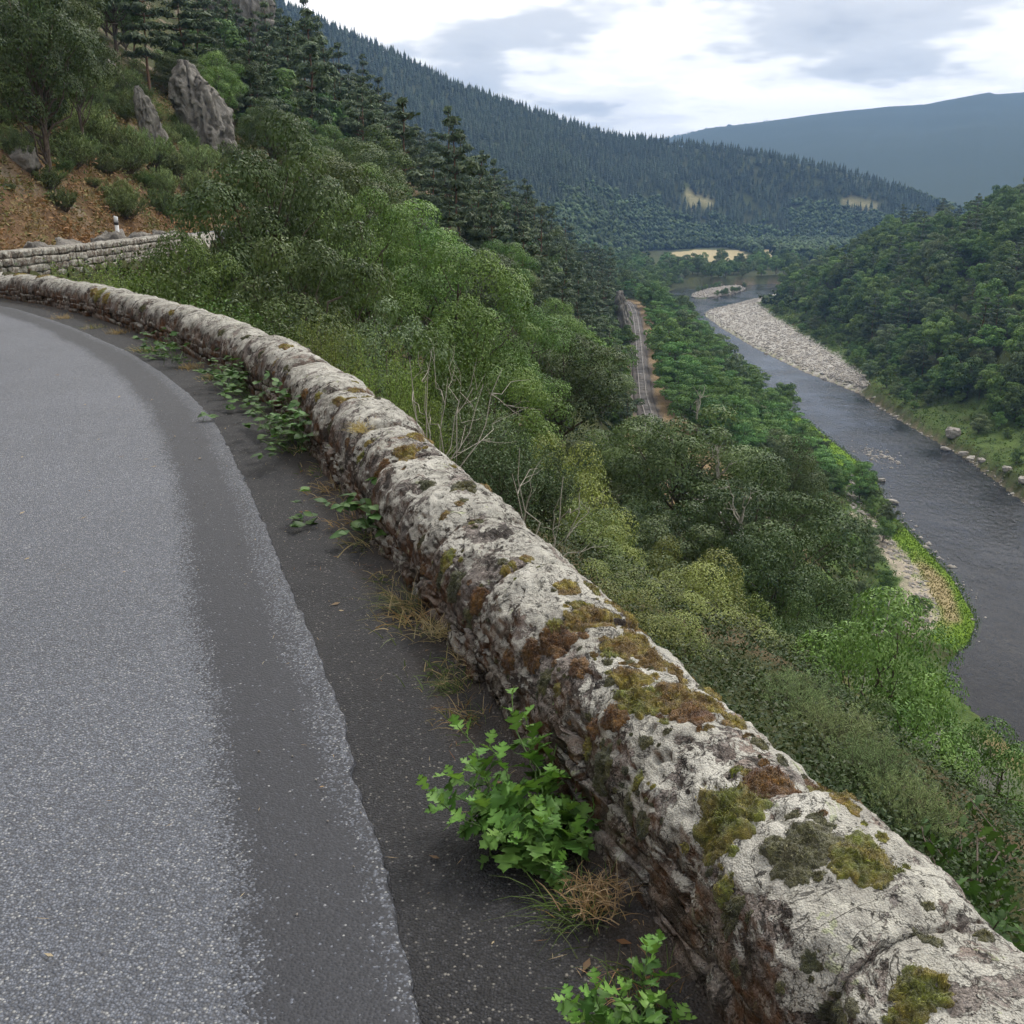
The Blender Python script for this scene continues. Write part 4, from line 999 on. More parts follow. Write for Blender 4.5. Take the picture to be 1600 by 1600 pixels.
HEROES = [ # centre column, top row, width px, distance, kind, label
    (410, 203, 265, 31, 'oak', "tall dark green oak rising beside the far end of the pale wall"),
    (288, 352, 170, 28, 'leafy', "bright green leafy tree just right of the pale wall across the gully"),
    (470, 372, 290, 25, 'oak', "broad dark oak standing in the gully below the tallest oak"),
    (560, 285, 170, 50, 'leafy', "slender light green tree right of the tallest oak"),
    (640, 322, 210, 55, 'leafy', "rounded green tree between the slender light tree and the pine slope"),
    (715, 372, 240, 46, 'leafy', "large soft light green tree in the middle of the slope below the wall"),
    (600, 470, 220, 21, 'grey', "grey-green rounded tree directly above the bend of the wall"),
    (800, 470, 200, 58, 'leafy', "leafy green tree right of the large soft light green tree"),
    (880, 515, 210, 66, 'oak', "dark oak beside the broom-covered hump on the slope"),
    (775, 560, 220, 38, 'leafy', "leafy green tree low on the slope behind the bare dead branches"),
    (1000, 655, 190, 78, 'leafy', "fresh green tree hiding the near end of the railway"),
    (1085, 640, 270, 64, 'oak', "large open oak with bare grey twigs left of the river meadow"),
    (1190, 735, 270, 52, 'oak', "large oak between the railway tree and the grassy river bank"),
    (1225, 830, 230, 43, 'oak', "dark shaded oak above the right-hand leafy tree"),
    (1065, 815, 230, 50, 'oak', "gnarled oak in the middle of the steep wooded slope"),
    (1000, 790, 150, 56, 'oak', "small dark oak left of the gnarled oak"),
    (1410, 945, 300, 20, 'leafy', "big rich green leafy tree below the wall near the river meadow"),
    (1335, 1085, 190, 17, 'oak', "leafy green tree pressed against the big rich green tree"),
    (1235, 690, 150, 105, 'oak', "dark oak at the edge of the bright green river meadow"),
    (1580, 1130, 220, 24, 'leafy', "leafy green tree at the picture's right edge by the water"),
    (1500, 1200, 200, 15, 'leafy', "leafy young tree low at the right edge under the big rich green tree"),
    (35, -40, 170, 60, 'oak', "dark oak filling the top left corner above the bracken bank"),
    (100, -10, 110, 70, 'oak', "dark oak right of the corner oak above the bracken bank"),
    (885, 690, 230, 15, 'olive', "yellow-green birch-like bush leaning out below the wall"),
    (1085, 885, 270, 15, 'olive', "olive yellow bush behind the mossiest stretch of the wall"),
    (1160, 985, 210, 13, 'olive', "olive yellow bush down the slope from the white lichen coping"),
    (985, 880, 200, 14, 'olive', "olive bush under the gnarled oak"),
    (1255, 950, 170, 30, 'oak', "dark oak in the shade left of the big rich green tree"),
]
for px, ty, wp, d, lab in [(945, 835, 150, 11, "olive bush nearest the wall left of the golden moss"), (1040, 925, 190, 10.5, "olive brown bush close behind the golden mossy coping"), (1120, 985, 190, 10, "olive bush close behind the white-lichened coping"), (1150, 900, 160, 20, "yellowish bush between the olive bushes and the dark oak"), (1045, 860, 150, 18, "yellowish bush left of the dark shaded oak")]:
    HEROES.append((px, ty, wp, d, 'olive', lab))
_KIND = {'oak': (NEAR_OAK, 9, 8.4, 'oak_tree', 'tree'), 'leafy': (NEAR_ASH, 8.5, 7.0, 'leafy_tree', 'tree'), 'grey': (NEAR_GREY, 6.5, 6.0, 'leafy_tree', 'tree'), 'olive': (NEAR_OLIVE, 5.0, 4.2, 'olive_bush', 'bush')}
for i, (px, ty, wp, d, kd, lab) in enumerate(HEROES):
    top = at_d(px, ty, d); z = gz(top[0], top[1]); H = top[2] - z
    protos, PH, PW, nm, cat = _KIND[kd]; pr = protos[i % len(protos)]
    W = wp * math.hypot(d, top[2] - EYE) / FPX
    #print("hero", i, kd, "d", d, "H %.1f W %.1f" % (H, W))
    sxy = W / PW; sz = float(np.clip(H / PH, 0.8 * sxy, 1.5 * sxy)); W = PW * sxy
    plant_tree((nm, pr[1]), (top[0], top[1], top[2] - PH * sz), i * 1.7, (sxy, sxy, sz), lab, cat)
    H = PH * sz; z = top[2] - H
    HERO_COVER.append(((top[0], top[1], z), H, W))
NEARSHRUBS = [(505, 488, 150, 9.0, 'w', "yellow-green willowy shrub just behind the bend of the wall"), (590, 520, 150, 8.0, 'w', "yellow-green willowy shrub with small yellow flowers behind the wall"), (655, 590, 120, 6.5, 'w', "thin willowy shrub around the bare dead branches"),
    (735, 600, 170, 8.0, 's', "grey-green sallow shrub right of the bare dead branches"), (790, 660, 150, 7.2, 's', "grey-green sallow shrub below the dead branches, nearest the wall"), (690, 500, 160, 12, 'h', "dark green hazel-like shrub behind the bare dead branches"),
    (240, 395, 170, 20, 'h', "green bush at the foot of the pale far wall"), (120, 408, 150, 19.5, 'w', "low yellow-green bush between the two walls"), (330, 455, 150, 16, 'h', "dark leafy bush behind the near wall by the gully"), (395, 470, 170, 14, 'h', "dark leafy bush behind the near wall left of the willowy shrubs"), (850, 745, 120, 8.5, 's', "small sallow shrub at the left of the yellow-green birch-like bush"), (945, 800, 120, 12, 'w', "small yellow-green shrub right of the birch-like bush"),
    (190, 400, 110, 21, 'w', "bright green weedy bush against the pale far wall")]
_SK = {'w': (WILLOW, 2.4, 2.2, 'willow_shrub'), 's': (SALLOW, 2.4, 2.2, 'sallow_shrub'), 'h': (HAZEL, 2.6, 2.4, 'hazel_shrub')}
for i, (px, ty, wp, d, kd, lab) in enumerate(NEARSHRUBS):
    top = at_d(px, ty, d); z = gz(top[0], top[1]); H = max(0.8, top[2] - z); W = wp * math.hypot(d, top[2] - EYE) / FPX
    pr, PH, PW, nm = _SK[kd]
    #print("shrub", i, kd, "d", d, "H %.1f W %.1f" % (H, W))
    plant_shrub(nm, pr[i % len(pr)], (top[0], top[1], z), i * 2.1, (max(W / PW, 0.35 * H / PH), max(W / PW, 0.35 * H / PH), H / PH), lab)
    HERO_COVER.append(((top[0], top[1], z), H, W))
# low shrubs down the slope right behind the wall
rb = np.random.default_rng(16); ns_ = 0
for _ in range(3000):
    y = rb.uniform(2.5, 17); u_ = 1.0 + 13 * rb.random() ** 1.3; x = float(XC(y)) + u_; z = gz(x, y); kd = 'wshw'[int(rb.integers(4))]; pr, PH, PW, nm = _SK[kd]
    s = rb.uniform(0.25, 0.75); H = PH * s; qx, qy, qd = project(np.array([x, y, z + H]))
    if not (780 < qx < 1640): continue
    lim = np.interp(qx, [780, 880, 960, 1050, 1150, 1250, 1300, 1400, 1500, 1640], [740, 780, 850, 905, 985, 1095, 1185, 1290, 1310, 1340])
    if qy < lim or qy > lim + 130: continue
    plant_shrub(nm, pr[ns_ % len(pr)], (x, y, z), rb.random() * 6.28, (s, s, s), {'w': "small yellow-green shrub in the tangle right behind the mossy wall", 's': "small greyish shrub in the tangle right behind the mossy wall", 'h': "small dark green shrub in the tangle right behind the mossy wall"}[kd], "shrub", "small shrubs in the tangle behind the wall"); ns_ += 1
    if ns_ >= 44: break
# olive thicket on the shoulder right behind the wall
rb = np.random.default_rng(18)
for i, (px, ty) in enumerate([(955, 880), (1000, 905), (1045, 930), (1090, 965), (1130, 995), (1170, 1030), (1205, 1070), (975, 925), (1030, 965), (1085, 1005), (1135, 1040), (1180, 1075), (1220, 1105), (915, 850), (1060, 895), (1120, 945), (1165, 985), (900, 800), (1240, 1090)]):
    d = 5.2 + 0.16 * (i % 7) + (2.2 if i >= 13 else 0) + (1.2 if i < 7 else 0); top = at_d(px, ty, d); z = gz(top[0], top[1]); H = max(0.7, top[2] - z); sxy = rb.uniform(0.17, 0.25) * d / 6; sz = float(np.clip(H / 5.0, sxy * 0.8, sxy * 1.6))
    plant_tree(("olive_bush", NEAR_OLIVE[i % 2][1]), (top[0], top[1], top[2] - 5.0 * sz), i * 1.1, (sxy, sxy, sz), "olive yellow twiggy bush in the thicket close behind the mossiest coping", "bush", "olive thicket behind the mossy coping")
# broom right behind the wall
for i, (px, py, d, s, lab) in enumerate([(1235, 1135, 5.0, 0.55, "feathery green broom peeping over the wall behind the white lichen"), (1300, 1190, 4.6, 0.6, "feathery green broom left of the pale rock below the wall"), (1350, 1262, 4.2, 0.5, "feathery green broom in front of the pale rock below the wall"), (1410, 1345, 3.9, 0.45, "small feathery broom beside the oak sapling at lower right")]):
    q = at_d(px, py, d); z = gz(q[0], q[1]); hh = max(0.25, min(0.8, q[2] - z + 0.05))
    plant_shrub("broom_shrub", BROOM_NEAR, (q[0], q[1], z), i * 1.3, (s * 1.1, s * 1.1, hh / 0.8), lab, "broom", "brooms just below the near wall", ("stems", "sprays"))
# broom and bracken slope above the road and on the hump
rb = np.random.default_rng(14); nbr = 0; cand = []
for _ in range(5000):
    if rb.random() < 0.85: y = rb.uniform(30, 100); x = XC(y) - 5.6 - rb.uniform(1.5, 26)
    else: y = rb.uniform(45, 88); x = 7 + rb.normal() * 6
    if abs(x / y) > 0.6: continue
    cand.append((x, y))
cand = np.array(cand); cz_ = ground_z(cand[:, 0], cand[:, 1]); dn = fbm2(cand[:, 0], cand[:, 1], 7, 2, 0.5, 91)
taken = []
for (x, y), z, dd in zip(cand.tolist(), cz_.tolist(), dn.tolist()):
    if dd < -0.22 and x < -10: continue
    if any((x - a) ** 2 + (y - b) ** 2 < 1.1 for a, b in taken) and rb.random() < 0.8: continue
    px_, py_, dp_ = project(np.array([x, y, z + 0.5]))
    if not (-40 < px_ < 1640 and -40 < py_ < 1640): continue
    taken.append((x, y)); s = rb.choice([0.35, 0.5, 0.7, 0.9, 1.2, 1.7]) * rb.uniform(0.8, 1.2)
    if nbr >= 290: break
    hill = x < -10
    plant_shrub("broom_shrub", BROOM[nbr % 3], (x, y, z - 0.05), rb.random() * 6.28, (s * rb.uniform(0.8, 1.5), s * rb.uniform(0.8, 1.5), s * rb.uniform(0.7, 1.15)),
        ("small " if s < 0.6 else ("large " if s > 1.1 else "middling ")) + ("feathery green broom on the rocky bank above the far wall" if hill else "feathery green broom on the bracken hump below the wall"), "broom",
        "brooms on the bank above the far road" if hill else "brooms on the hump below the wall", ("stems", "sprays")); nbr += 1
print("brooms", nbr)

rb = np.random.default_rng(15); ns_ = 0
for _ in range(600):
    y = rb.uniform(32, 105); x = XC(y) - 5.6 - 1.2 - 27 * rb.random()
    if abs(x / y) > 0.58 or fbm2(np.array([x]), np.array([y]), 9, 2, 0.5, 93)[0] < 0.0: continue
    z = gz(x, y); s = rb.uniform(0.35, 0.85)
    kd = rb.integers(3); pr = (SALLOW[0], HAZEL[0], WILLOW[1])[kd]
    plant_shrub(("sallow_shrub", "hazel_shrub", "willow_shrub")[kd], pr, (x, y, z), rb.random() * 6.28, (s * 1.2, s * 1.2, s * 0.75), ("low greyish shrub", "low dark leafy shrub", "low yellow-green shrub")[kd] + " among the brooms on the bank above the far wall", "shrub", "shrubs among the brooms above the far road"); ns_ += 1
    if ns_ >= 85: break

# ------------------------------------------------------------------ scatter with a coarse visibility test
BUF = 200
zbuf = np.full((BUF, BUF), 1e9)
# ground and wall depth
for (VX, VY, VZ) in ((GX.ravel(), GY.ravel(), GZ),):
    px, py, dp = project(np.stack([VX, VY, VZ], -1)); ok = (dp > 6) & (px > 0) & (px < 1600) & (py > 0) & (py < 1600)
    ix, iy = (px[ok] / 8).astype(int), (py[ok] / 8).astype(int)
    np.minimum.at(zbuf, (iy, ix), dp[ok])
_wsil = np.array([(-50, 405), (0, 412), (100, 435), (200, 460), (300, 485), (400, 520), (480, 545), (560, 590), (640, 640), (700, 700), (800, 795), (930, 905), (1060, 1020), (1140, 1095), (1300, 1215), (1440, 1350), (1600, 1520), (1700, 1620)], float)
_cx = (np.arange(BUF) + 0.5) * 8
for i in range(BUF):
    zbuf[int(np.interp(_cx[i], _wsil[:, 0], _wsil[:, 1]) / 8):, i] = 1.5
_YY, _XX = np.mgrid[0:BUF, 0:BUF]; _YY = (_YY + 0.5) * 8; _XX = (_XX + 0.5) * 8
def visible_share(loc, H, W, write=True):
    """share of the crown's picture area not behind nearer things; marks it as covered"""
    x, y, d = project(np.array([loc[0], loc[1], loc[2] + 0.58 * H]))
    if d < 2: return 0.0
    rx, ry = max(4, 0.48 * W * FPX / d), max(4, 0.43 * H * FPX / d)
    x0, x1 = int(max(0, (x - rx) // 8)), int(min(BUF, (x + rx) // 8 + 1)); y0, y1 = int(max(0, (y - ry) // 8)), int(min(BUF, (y + ry) // 8 + 1))
    if x1 <= x0 or y1 <= y0: return 0.0
    xs, ys = _XX[y0:y1, x0:x1], _YY[y0:y1, x0:x1]
    m = ((xs - x) / rx) ** 2 + ((ys - y) / ry) ** 2 < 1
    if not m.any(): m[:] = True
    zb = zbuf[y0:y1, x0:x1]; see = m & (zb > d - 0.35 * W)
    sh = see.sum() / m.sum()
    if write and sh > 0.05:
        core = ((xs - x) / (rx * 0.72)) ** 2 + ((ys - y) / (ry * 0.72)) ** 2 < 1
        zb[core] = np.minimum(zb[core], d)
    return sh
# what the woods leave open to view: railway, river, meadow, gravel, fields
KEEP = np.array([(1018, 668, 200), (1010, 640, 210), (1004, 612, 230), (1000, 585, 260), (998, 560, 290), (996, 535, 320), (994, 510, 360), (989, 490, 400), (984, 475, 440), (1400, 760, 175), (1440, 850, 150), (1500, 930, 130), (1535, 985, 120), (1420, 880, 150), (1470, 960, 130), (1560, 1050, 100), (1300, 690, 240), (1270, 655, 260), (1110, 510, 480), (1085, 480, 540), (1150, 560, 360), (1200, 600, 310), (1080, 395, 860), (1150, 398, 860), (1110, 408, 860), (1065, 402, 860), (1100, 388, 860), (1140, 390, 860), (1120, 450, 640), (1068, 455, 640), (1330, 760, 165), (1370, 830, 150), (1345, 890, 140), (1305, 725, 190), (1400, 930, 128), (1440, 985, 112)], float)
def hit_near(px, py, d0=40, d1=330):
    d = np.linspace(d0, d1, 1500); r_ = ray(px, py); q = math.hypot(r_[0], r_[1]); Z = EYE + r_[2] / q * d
    k = int(np.argmax(ground_z(r_[0] / q * d, r_[1] / q * d) > Z)); return float(d[k]) if k > 0 else d1
_kd = [(335, 240, ((300, 125), (320, 160), (345, 190), (290, 150), (355, 210))), (250, 240, ((225, 160), (235, 190), (245, 215))), (405, 84, ((395, 20), (400, 50), (400, 5))), (346, 20, ((340, 8),)), (200, 150, ((175, 110), (190, 130)))]
print('crag d', [round(hit_near(a, b)) for a, b, _ in _kd])
KEEP = np.concatenate([KEEP, np.array([(a, b, min(235, hit_near(fx, fy))) for fx, fy, pts in _kd for a, b in pts])])
def blocks(loc, H, W):
    x, y, d = project(np.array([loc[0], loc[1], loc[2] + 0.5 * H])); rx, ry = 0.5 * W * FPX / d, 0.52 * H * FPX / d
    return bool(((((KEEP[:, 0] - x) / rx) ** 2 + ((KEEP[:, 1] - y) / ry) ** 2 < 1) & (KEEP[:, 2] > d + 3)).any())
SC = np.random.default_rng(99)
plan = []                      # (dist, x, y, H, W, kind)
def scatter(n, xf, yf, accept, kind, spacing, size):
    """xf, yf, accept work on arrays"""
    Y = yf(n); X = xf(Y); ok = accept(X, Y); X, Y = X[ok], Y[ok]
    cell = {}
    for x, y in zip(X.tolist(), Y.tolist()):
        sp = spacing * random.uniform(0.8, 1.25); kx, ky = int(x // spacing), int(y // spacing); bad = False
        for i in (-1, 0, 1):
            for j in (-1, 0, 1):
                for q in cell.get((kx + i, ky + j), ()):
                    if (q[0] - x) ** 2 + (q[1] - y) ** 2 < sp * sp: bad = True
        if bad: continue
        cell.setdefault((kx, ky), []).append((x, y)); plan.append((x, y, size * random.choice((0.62, 0.8, 0.95, 1.1, 1.3)) * random.uniform(0.9, 1.12), kind))
U_ = SC.uniform
n2d = lambda x, y, sc, sd: fbm2(x, y, sc, 3, 0.5, sd)
def in_view(x, y, pad=0.09): return (y > 5) & (np.abs(x / y) < 0.533 + pad)
RU = lambda a, b: (lambda n: SC.uniform(a, b, n))
# pines over the spur above the railway
scatter(16000, lambda y: SC.uniform(-150, XR(y) - 8), lambda n: 65 + 375 * SC.random(n) ** 0.8, lambda x, y: in_view(x, y) & ((x < XC(y) - 7 - np.maximum(0, (150 - y) * 0.22)) | ((x > XC(y) + 2) & (y > 92) & (x < XR(y) - 9))) & (n2d(x, y, 60, 71) + 0.0025 * (y - 170) + np.where(x < XC(y), 0.15, 0.06) > -0.05), 'pine', 4.4, 1.0)
# broadleaf under and between
scatter(12000, lambda y: SC.uniform(-110, XR(y) - 6), lambda n: 55 + 400 * SC.random(n) ** 0.8, lambda x, y: in_view(x, y) & ((x < XC(y) - 7 - np.maximum(0, (110 - y) * 0.30)) | (x > XC(y) + 2)) & ~((np.abs(x - 7) < 11) & (np.abs(y - 66) < 20)), 'broad', 5.0, 0.85)
# strip between railway and river
scatter(7000, lambda y: XR(y) + 6.5 + (XL(y) - XR(y) - 9) * SC.random(len(y)), RU(180, 560), lambda x, y: in_view(x, y) & (x < XL(y) - np.where(y < 175, 15, np.where((y > 185) & (y < 265), 10, 2))), 'acacia', 5.0, 0.9)
# wooded hill on the right bank
scatter(20000, lambda y: XT(y) + 13 + 230 * SC.random(len(y)) ** 1.1, RU(150, 740), lambda x, y: in_view(x, y, 0.05) & ((y < 560) | (x - XT(y) > 3)), 'right', 6.0, 1.0)
# small trees along the right bank
scatter(1600, lambda y: XT(y) + SC.uniform(1, 15, len(y)), RU(150, 600), lambda x, y: in_view(x, y) & (n2d(x, y, 25, 73) > -0.02), 'bankbush', 4.0, 0.45)
# left river bank thickets
scatter(1300, lambda y: XL(y) - SC.uniform(9, 28, len(y)), RU(85, 262), lambda x, y: in_view(x, y) & (n2d(x, y, 14, 74) > -0.05) & (x > XR(y) + 6), 'thicket', 3.4, 0.40)
scatter(500, lambda y: XL(y) - SC.uniform(2, 7, len(y)), RU(160, 205), lambda x, y: in_view(x, y), 'thicket', 3.4, 0.34)
# far floor
scatter(9000, RU(-330, 330) if False else (lambda y: SC.uniform(-330, 330, len(y))), RU(450, 900), lambda x, y: in_view(x, y) & ((x < XL(y) - 4) | ((y > 735) & (y < 850) & (x > 100))) & ~((x > 120) & (y > 840)), 'farfloor', 7.6, 1.0)
plan.sort(key=lambda t: math.hypot(t[0], t[1]))
SIZE = {'pine': (13, 6.0), 'broad': (10, 9.5), 'acacia': (9, 9), 'right': (10, 9.5), 'bankbush': (10, 9.5), 'thicket': (10, 9.5), 'farfloor': (10, 9.5)}
LAB = {'pine': ("pine_tree", "%s pine in the wood on the steep slope above the railway", "pine tree", "pines on the slope above the railway"),
       'broad': ("broadleaf_tree", "%s round-crowned tree among the pines on the slope left of the railway", "broadleaf tree", "deciduous trees on the slope above the railway"),
       'acacia': ("acacia_tree", "%s tree in the strip between railway and river", "acacia tree", "trees between the railway and the river"),
       'right': ("hill_tree", "%s tree in the dense wood on the hill across the river", "woodland tree", "trees on the hill across the river"),
       'bankbush': ("bank_tree", "%s low bushy tree in the green strip at the hill foot across the river", "bushy tree", "bushy trees along the far bank"),
       'thicket': ("thicket_tree", "%s low bushy tree on the grassy near bank of the river", "bushy tree", "bushy trees on the near river bank"),
       'farfloor': ("valley_tree", "%s tree in the hazy woods on the far valley floor", "valley tree", "trees on the far valley floor")}
MAXN = {'pine': 290, 'broad': 250, 'acacia': 120, 'right': 300, 'bankbush': 90, 'thicket': 90, 'farfloor': 150}
count = {k: 0 for k in MAXN}
leftover = []
for e in HERO_COVER: visible_share(*e)
_pz = ground_z(np.array([q[0] for q in plan]), np.array([q[1] for q in plan]))
for (x, y, s, kind), z in zip(plan, _pz.tolist()):
    H, W = SIZE[kind]
    if kind not in ('right',) and z < WATER_Z + 0.05: continue
    if blocks((x, y, z), H * s, W * s): continue
    sh = visible_share((x, y, z), H * s, W * s)
    if sh < 0.12: continue
    if count[kind] >= MAXN[kind]: leftover.append((x, y, z, s, kind)); continue
    count[kind] += 1
    i = count[kind]
    if kind == 'pine': pr = MID_P[i % 4]
    elif kind in ('broad',): pr = (MID_B + MID_L)[i % 6] if y > 135 else (NEAR_OAK + NEAR_ASH)[i % 5]
    elif kind == 'acacia': pr = MID_R[i % 2] if SC.random() < 0.75 else MID_B[i % 4]
    elif kind == 'right': pr = MID_B[i % 4] if SC.random() < 0.52 else (MID_L[i % 2] if SC.random() < 0.72 else MID_P[i % 4])
    elif kind in ('bankbush', 'thicket'): pr = (MID_B + MID_L)[i % 6]
    else: pr = MID_B[i % 4]
    lb = LAB[kind]; nm_ = pr[1][0].name
    look = 'grey-green needled' if 'pine' in nm_ else ('light yellow-green' if 'light' in nm_ or 'leafy' in nm_ else ('feathery mid-green' if 'acacia' in nm_ else ('dark green' if nm_.endswith('_0_crown') else ('greyish green' if nm_.endswith('_3_crown') else 'mid-green'))))
    if kind == 'pine': look = ['slender grey-green', 'bare-stemmed grey-green', 'broad grey-green', 'ragged grey-green'][i % 4]
    zs = s * SC.uniform(0.85, 1.2)
    if kind not in ('bankbush', 'thicket'): look = ('small ' if s < 0.75 else ('tall ' if s > 1.12 else 'medium ')) + look
    plant_tree((lb[0], pr[1]), (x, y, z - 0.2), SC.random() * 6.28, (s, s, zs), lb[1] % look, lb[2], lb[3])
print("trees", count, "left over", len(leftover))

# ------------------------------------------------------------------ far woods: one mass of small trees
def lowpoly_crown(kind, seed):
    rg = np.random.default_rng(seed); g = Geo()
    if kind == 'conifer':
        for t in range(5):
            z = 0.18 + 0.17 * t; r = 0.26 * (1 - t / 5.2) * rg.uniform(0.8, 1.2); m = 6
            a = np.linspace(0, 6.28, m, endpoint=False) + rg.random(); rr = r * rg.uniform(0.55, 1.3, m)
            V = np.concatenate([np.stack([np.cos(a) * rr, np.sin(a) * rr, np.full(m, z) + rg.normal(size=m) * 0.02], -1), [[0, 0, z + 0.30]]])
            g.add(V, np.stack([np.arange(m), (np.arange(m) + 1) % m, np.full(m, m)], -1), np.tile((0.038, 0.055, 0.032), (m + 1, 1)) * rg.uniform(0.8, 1.25))
    else:
        for b in range(7):
            c = np.array([rg.normal() * 0.2, rg.normal() * 0.2, 0.5 + rg.normal() * 0.16]); r = rg.uniform(0.18, 0.30)
            V = np.array([[1, 0, 0], [-1, 0, 0], [0, 1, 0], [0, -1, 0], [0, 0, 1], [0, 0, -1.]]); V = unit(V + rg.normal(size=V.shape) * 0.35) * r * rg.uniform(0.7, 1.2, (6, 1)) + c
            g.add(V, np.array([(0, 2, 4), (2, 1, 4), (1, 3, 4), (3, 0, 4), (2, 0, 5), (1, 2, 5), (3, 1, 5), (0, 3, 5)]), np.tile((0.058, 0.090, 0.034), (6, 1)) * rg.uniform(0.75, 1.3))
    return np.concatenate(g.V), np.concatenate(g.F[3]), np.concatenate(g.C)
LP = {k: [lowpoly_crown(k, 500 + q) for q in range(5)] for k in ('conifer', 'round')}
def mass(name, items, label, cat):
    """items: (x, y, z, height, kind)"""
    Vs, Fs, Cs, n = [], [], [], 0
    for x, y, z, h, kd, *tn in items:
        V, Fq, C = LP[kd][SC.integers(5)]; a = SC.random() * 6.28; w = h * SC.uniform(0.85, 1.15) * (1.0 if kd == 'round' else 0.9)
        ca, sa = math.cos(a) * w, math.sin(a) * w
        Vs.append(np.stack([V[:, 0] * ca - V[:, 1] * sa + x, V[:, 0] * sa + V[:, 1] * ca + y, V[:, 2] * h + z], -1)); Fs.append(Fq + n); Cs.append(C * SC.uniform(0.7, 1.35) * (tn[0] if tn else 1.0)); n += len(V)
    return tag(obj(name, mesh_from(name, np.concatenate(Vs), np.concatenate(Fs), False, np.concatenate(Cs), [LEAF_MATTE])), label, cat, None, "stuff")
items = []
for _ in range(46000):
    y = U_(600, 1560); x = U_(-0.62, 0.62) * y
    foot = np.interp(x, [-1200, -400, -100, 60, 140, 300, 600], [300, 560, 700, 800, 1090, 1230, 1240])
    if y < foot - 20 and not (x > 250 and y > 900): continue
    items.append((x, y))
xs, ys = np.array([i[0] for i in items]), np.array([i[1] for i in items])
zs = ground_z(xs, ys)
px, py, dp = project(np.stack([xs, ys, zs + 8], -1))
gc = ground_cover(xs, ys, zs); fld = gc[:, 0] > 0.2
nfld = fbm2(xs, ys, 90, 2, 0.5, 83)
ok = (px > -30) & (px < 1630) & (py > -30) & ~fld
bx, by = np.clip(px / 8, 0, BUF - 1).astype(int), np.clip(py / 8, 0, BUF - 1).astype(int)
ok &= dp < zbuf[by, bx] * 1.03 + 30
xs, ys, zs = xs[ok], ys[ok], zs[ok]
foot = np.interp(xs, [-1200, -400, -100, 60, 140, 300, 600], [300, 560, 700, 800, 1090, 1230, 1240])
up_ = (zs + 50) / 60 + 1.5 * fbm2(xs, ys, 110, 4, 0.6, 81); tone_ = 1 + 0.55 * fbm2(xs, ys, 70, 4, 0.6, 84)
far_items = [(x, y, z - 0.5, (SC.uniform(6.5, 14) if u > 0.75 else SC.uniform(8, 14)), 'conifer' if u > 0.75 else 'round', t_) for x, y, z, u, t_ in zip(xs, ys, zs, up_, tone_)]
print("far trees", len(far_items))
mass("far_woods", far_items, "dark conifer and deciduous woods covering the long ridge beyond the river", "woods")
if leftover:
    mass("packed_trees", [(x, y, z, (13 if k == 'pine' else 10) * s, 'conifer' if k == 'pine' else 'round') for x, y, z, s, k in leftover], "smaller trees filling the gaps of the valley woods", "woods")
# skyline trees on the blue mountain
items = []
for ax_ in np.arange(0.06, 0.60, 0.0012):
    rr = 4930 + SC.uniform(-40, 40); c_ = 1 / math.sqrt(1 + ax_ ** 2); items.append((ax_ * c_ * rr, c_ * rr))
xs = np.array([i[0] for i in items]); ys = np.array([i[1] for i in items]); zs = ground_z(xs, ys)
mass("mountain_woods", [(x, y, z - 6, SC.uniform(14, 24), 'round') for x, y, z in zip(xs, ys, zs)], "far fringe of woods along the crest of the blue mountain", "woods")

# ------------------------------------------------------------------ haze
hm = Mat("air")
pv = hm.node("ShaderNodeVolumePrincipled")
pv.inputs['Color'].default_value = (0.32, 0.56, 1.0, 1)
pv.inputs['Density'].default_value = 0.000165
pv.inputs['Anisotropy'].default_value = 0.0
hm.l.new(pv.outputs[0], hm.out.inputs['Volume'])
X0, X1, Y0, Y1, Z0, Z1 = -6700, 6700, -6700, 6700, -80, 560
V = np.array([(X0, Y0, Z0), (X1, Y0, Z0), (X1, Y1, Z0), (X0, Y1, Z0), (X0, Y0, Z1), (X1, Y0, Z1), (X1, Y1, Z1), (X0, Y1, Z1)], float)
tag(obj("haze", mesh_from("haze", V, np.array([(3, 2, 1, 0), (4, 5, 6, 7), (0, 1, 5, 4), (1, 2, 6, 5), (2, 3, 7, 6), (3, 0, 4, 7)]), False, None, [hm.m])), "blue summer haze filling the valley air", "haze", None, "stuff")

# ------------------------------------------------------------------ undergrowth on the slopes
def tufts(P, Nr, rad, leaf, C, per, seed, wfrac=0.5, up=0.6):
    """per leaves around each point; one array each for radius, leaf size, colour"""
    rg = np.random.default_rng(seed); n = len(P); k = np.repeat(np.arange(n), per)
    d = unit(rg.normal(size=(len(k), 3)) * np.array([1, 1, 0.8]) + np.array([0, 0, 0.35])); d[:, 2] = np.abs(d[:, 2])
    Q = P[k] + d * (rad[k] * rg.uniform(0.2, 1.0, len(k)))[:, None]
    Nn = unit(d * 0.4 + rg.normal(size=Q.shape) * 0.6 + np.array([0, 0, up])); L = leaf[k] * rg.uniform(0.6, 1.3, len(k))
    return leaf_quads(Q, Nn, L, L * wfrac, rg, C[k] * rg.uniform(0.7, 1.35, (len(k), 1)), d + rg.normal(size=Q.shape) * 0.4)
UG = np.random.default_rng(123)
def pick(cols, t):
    cols = np.array(cols); f = np.clip(t, 0, 0.9999) * (len(cols) - 1); i = f.astype(int); w = (f - i)[:, None]
    return cols[i] * (1 - w) + cols[i + 1] * w
g = Geo()
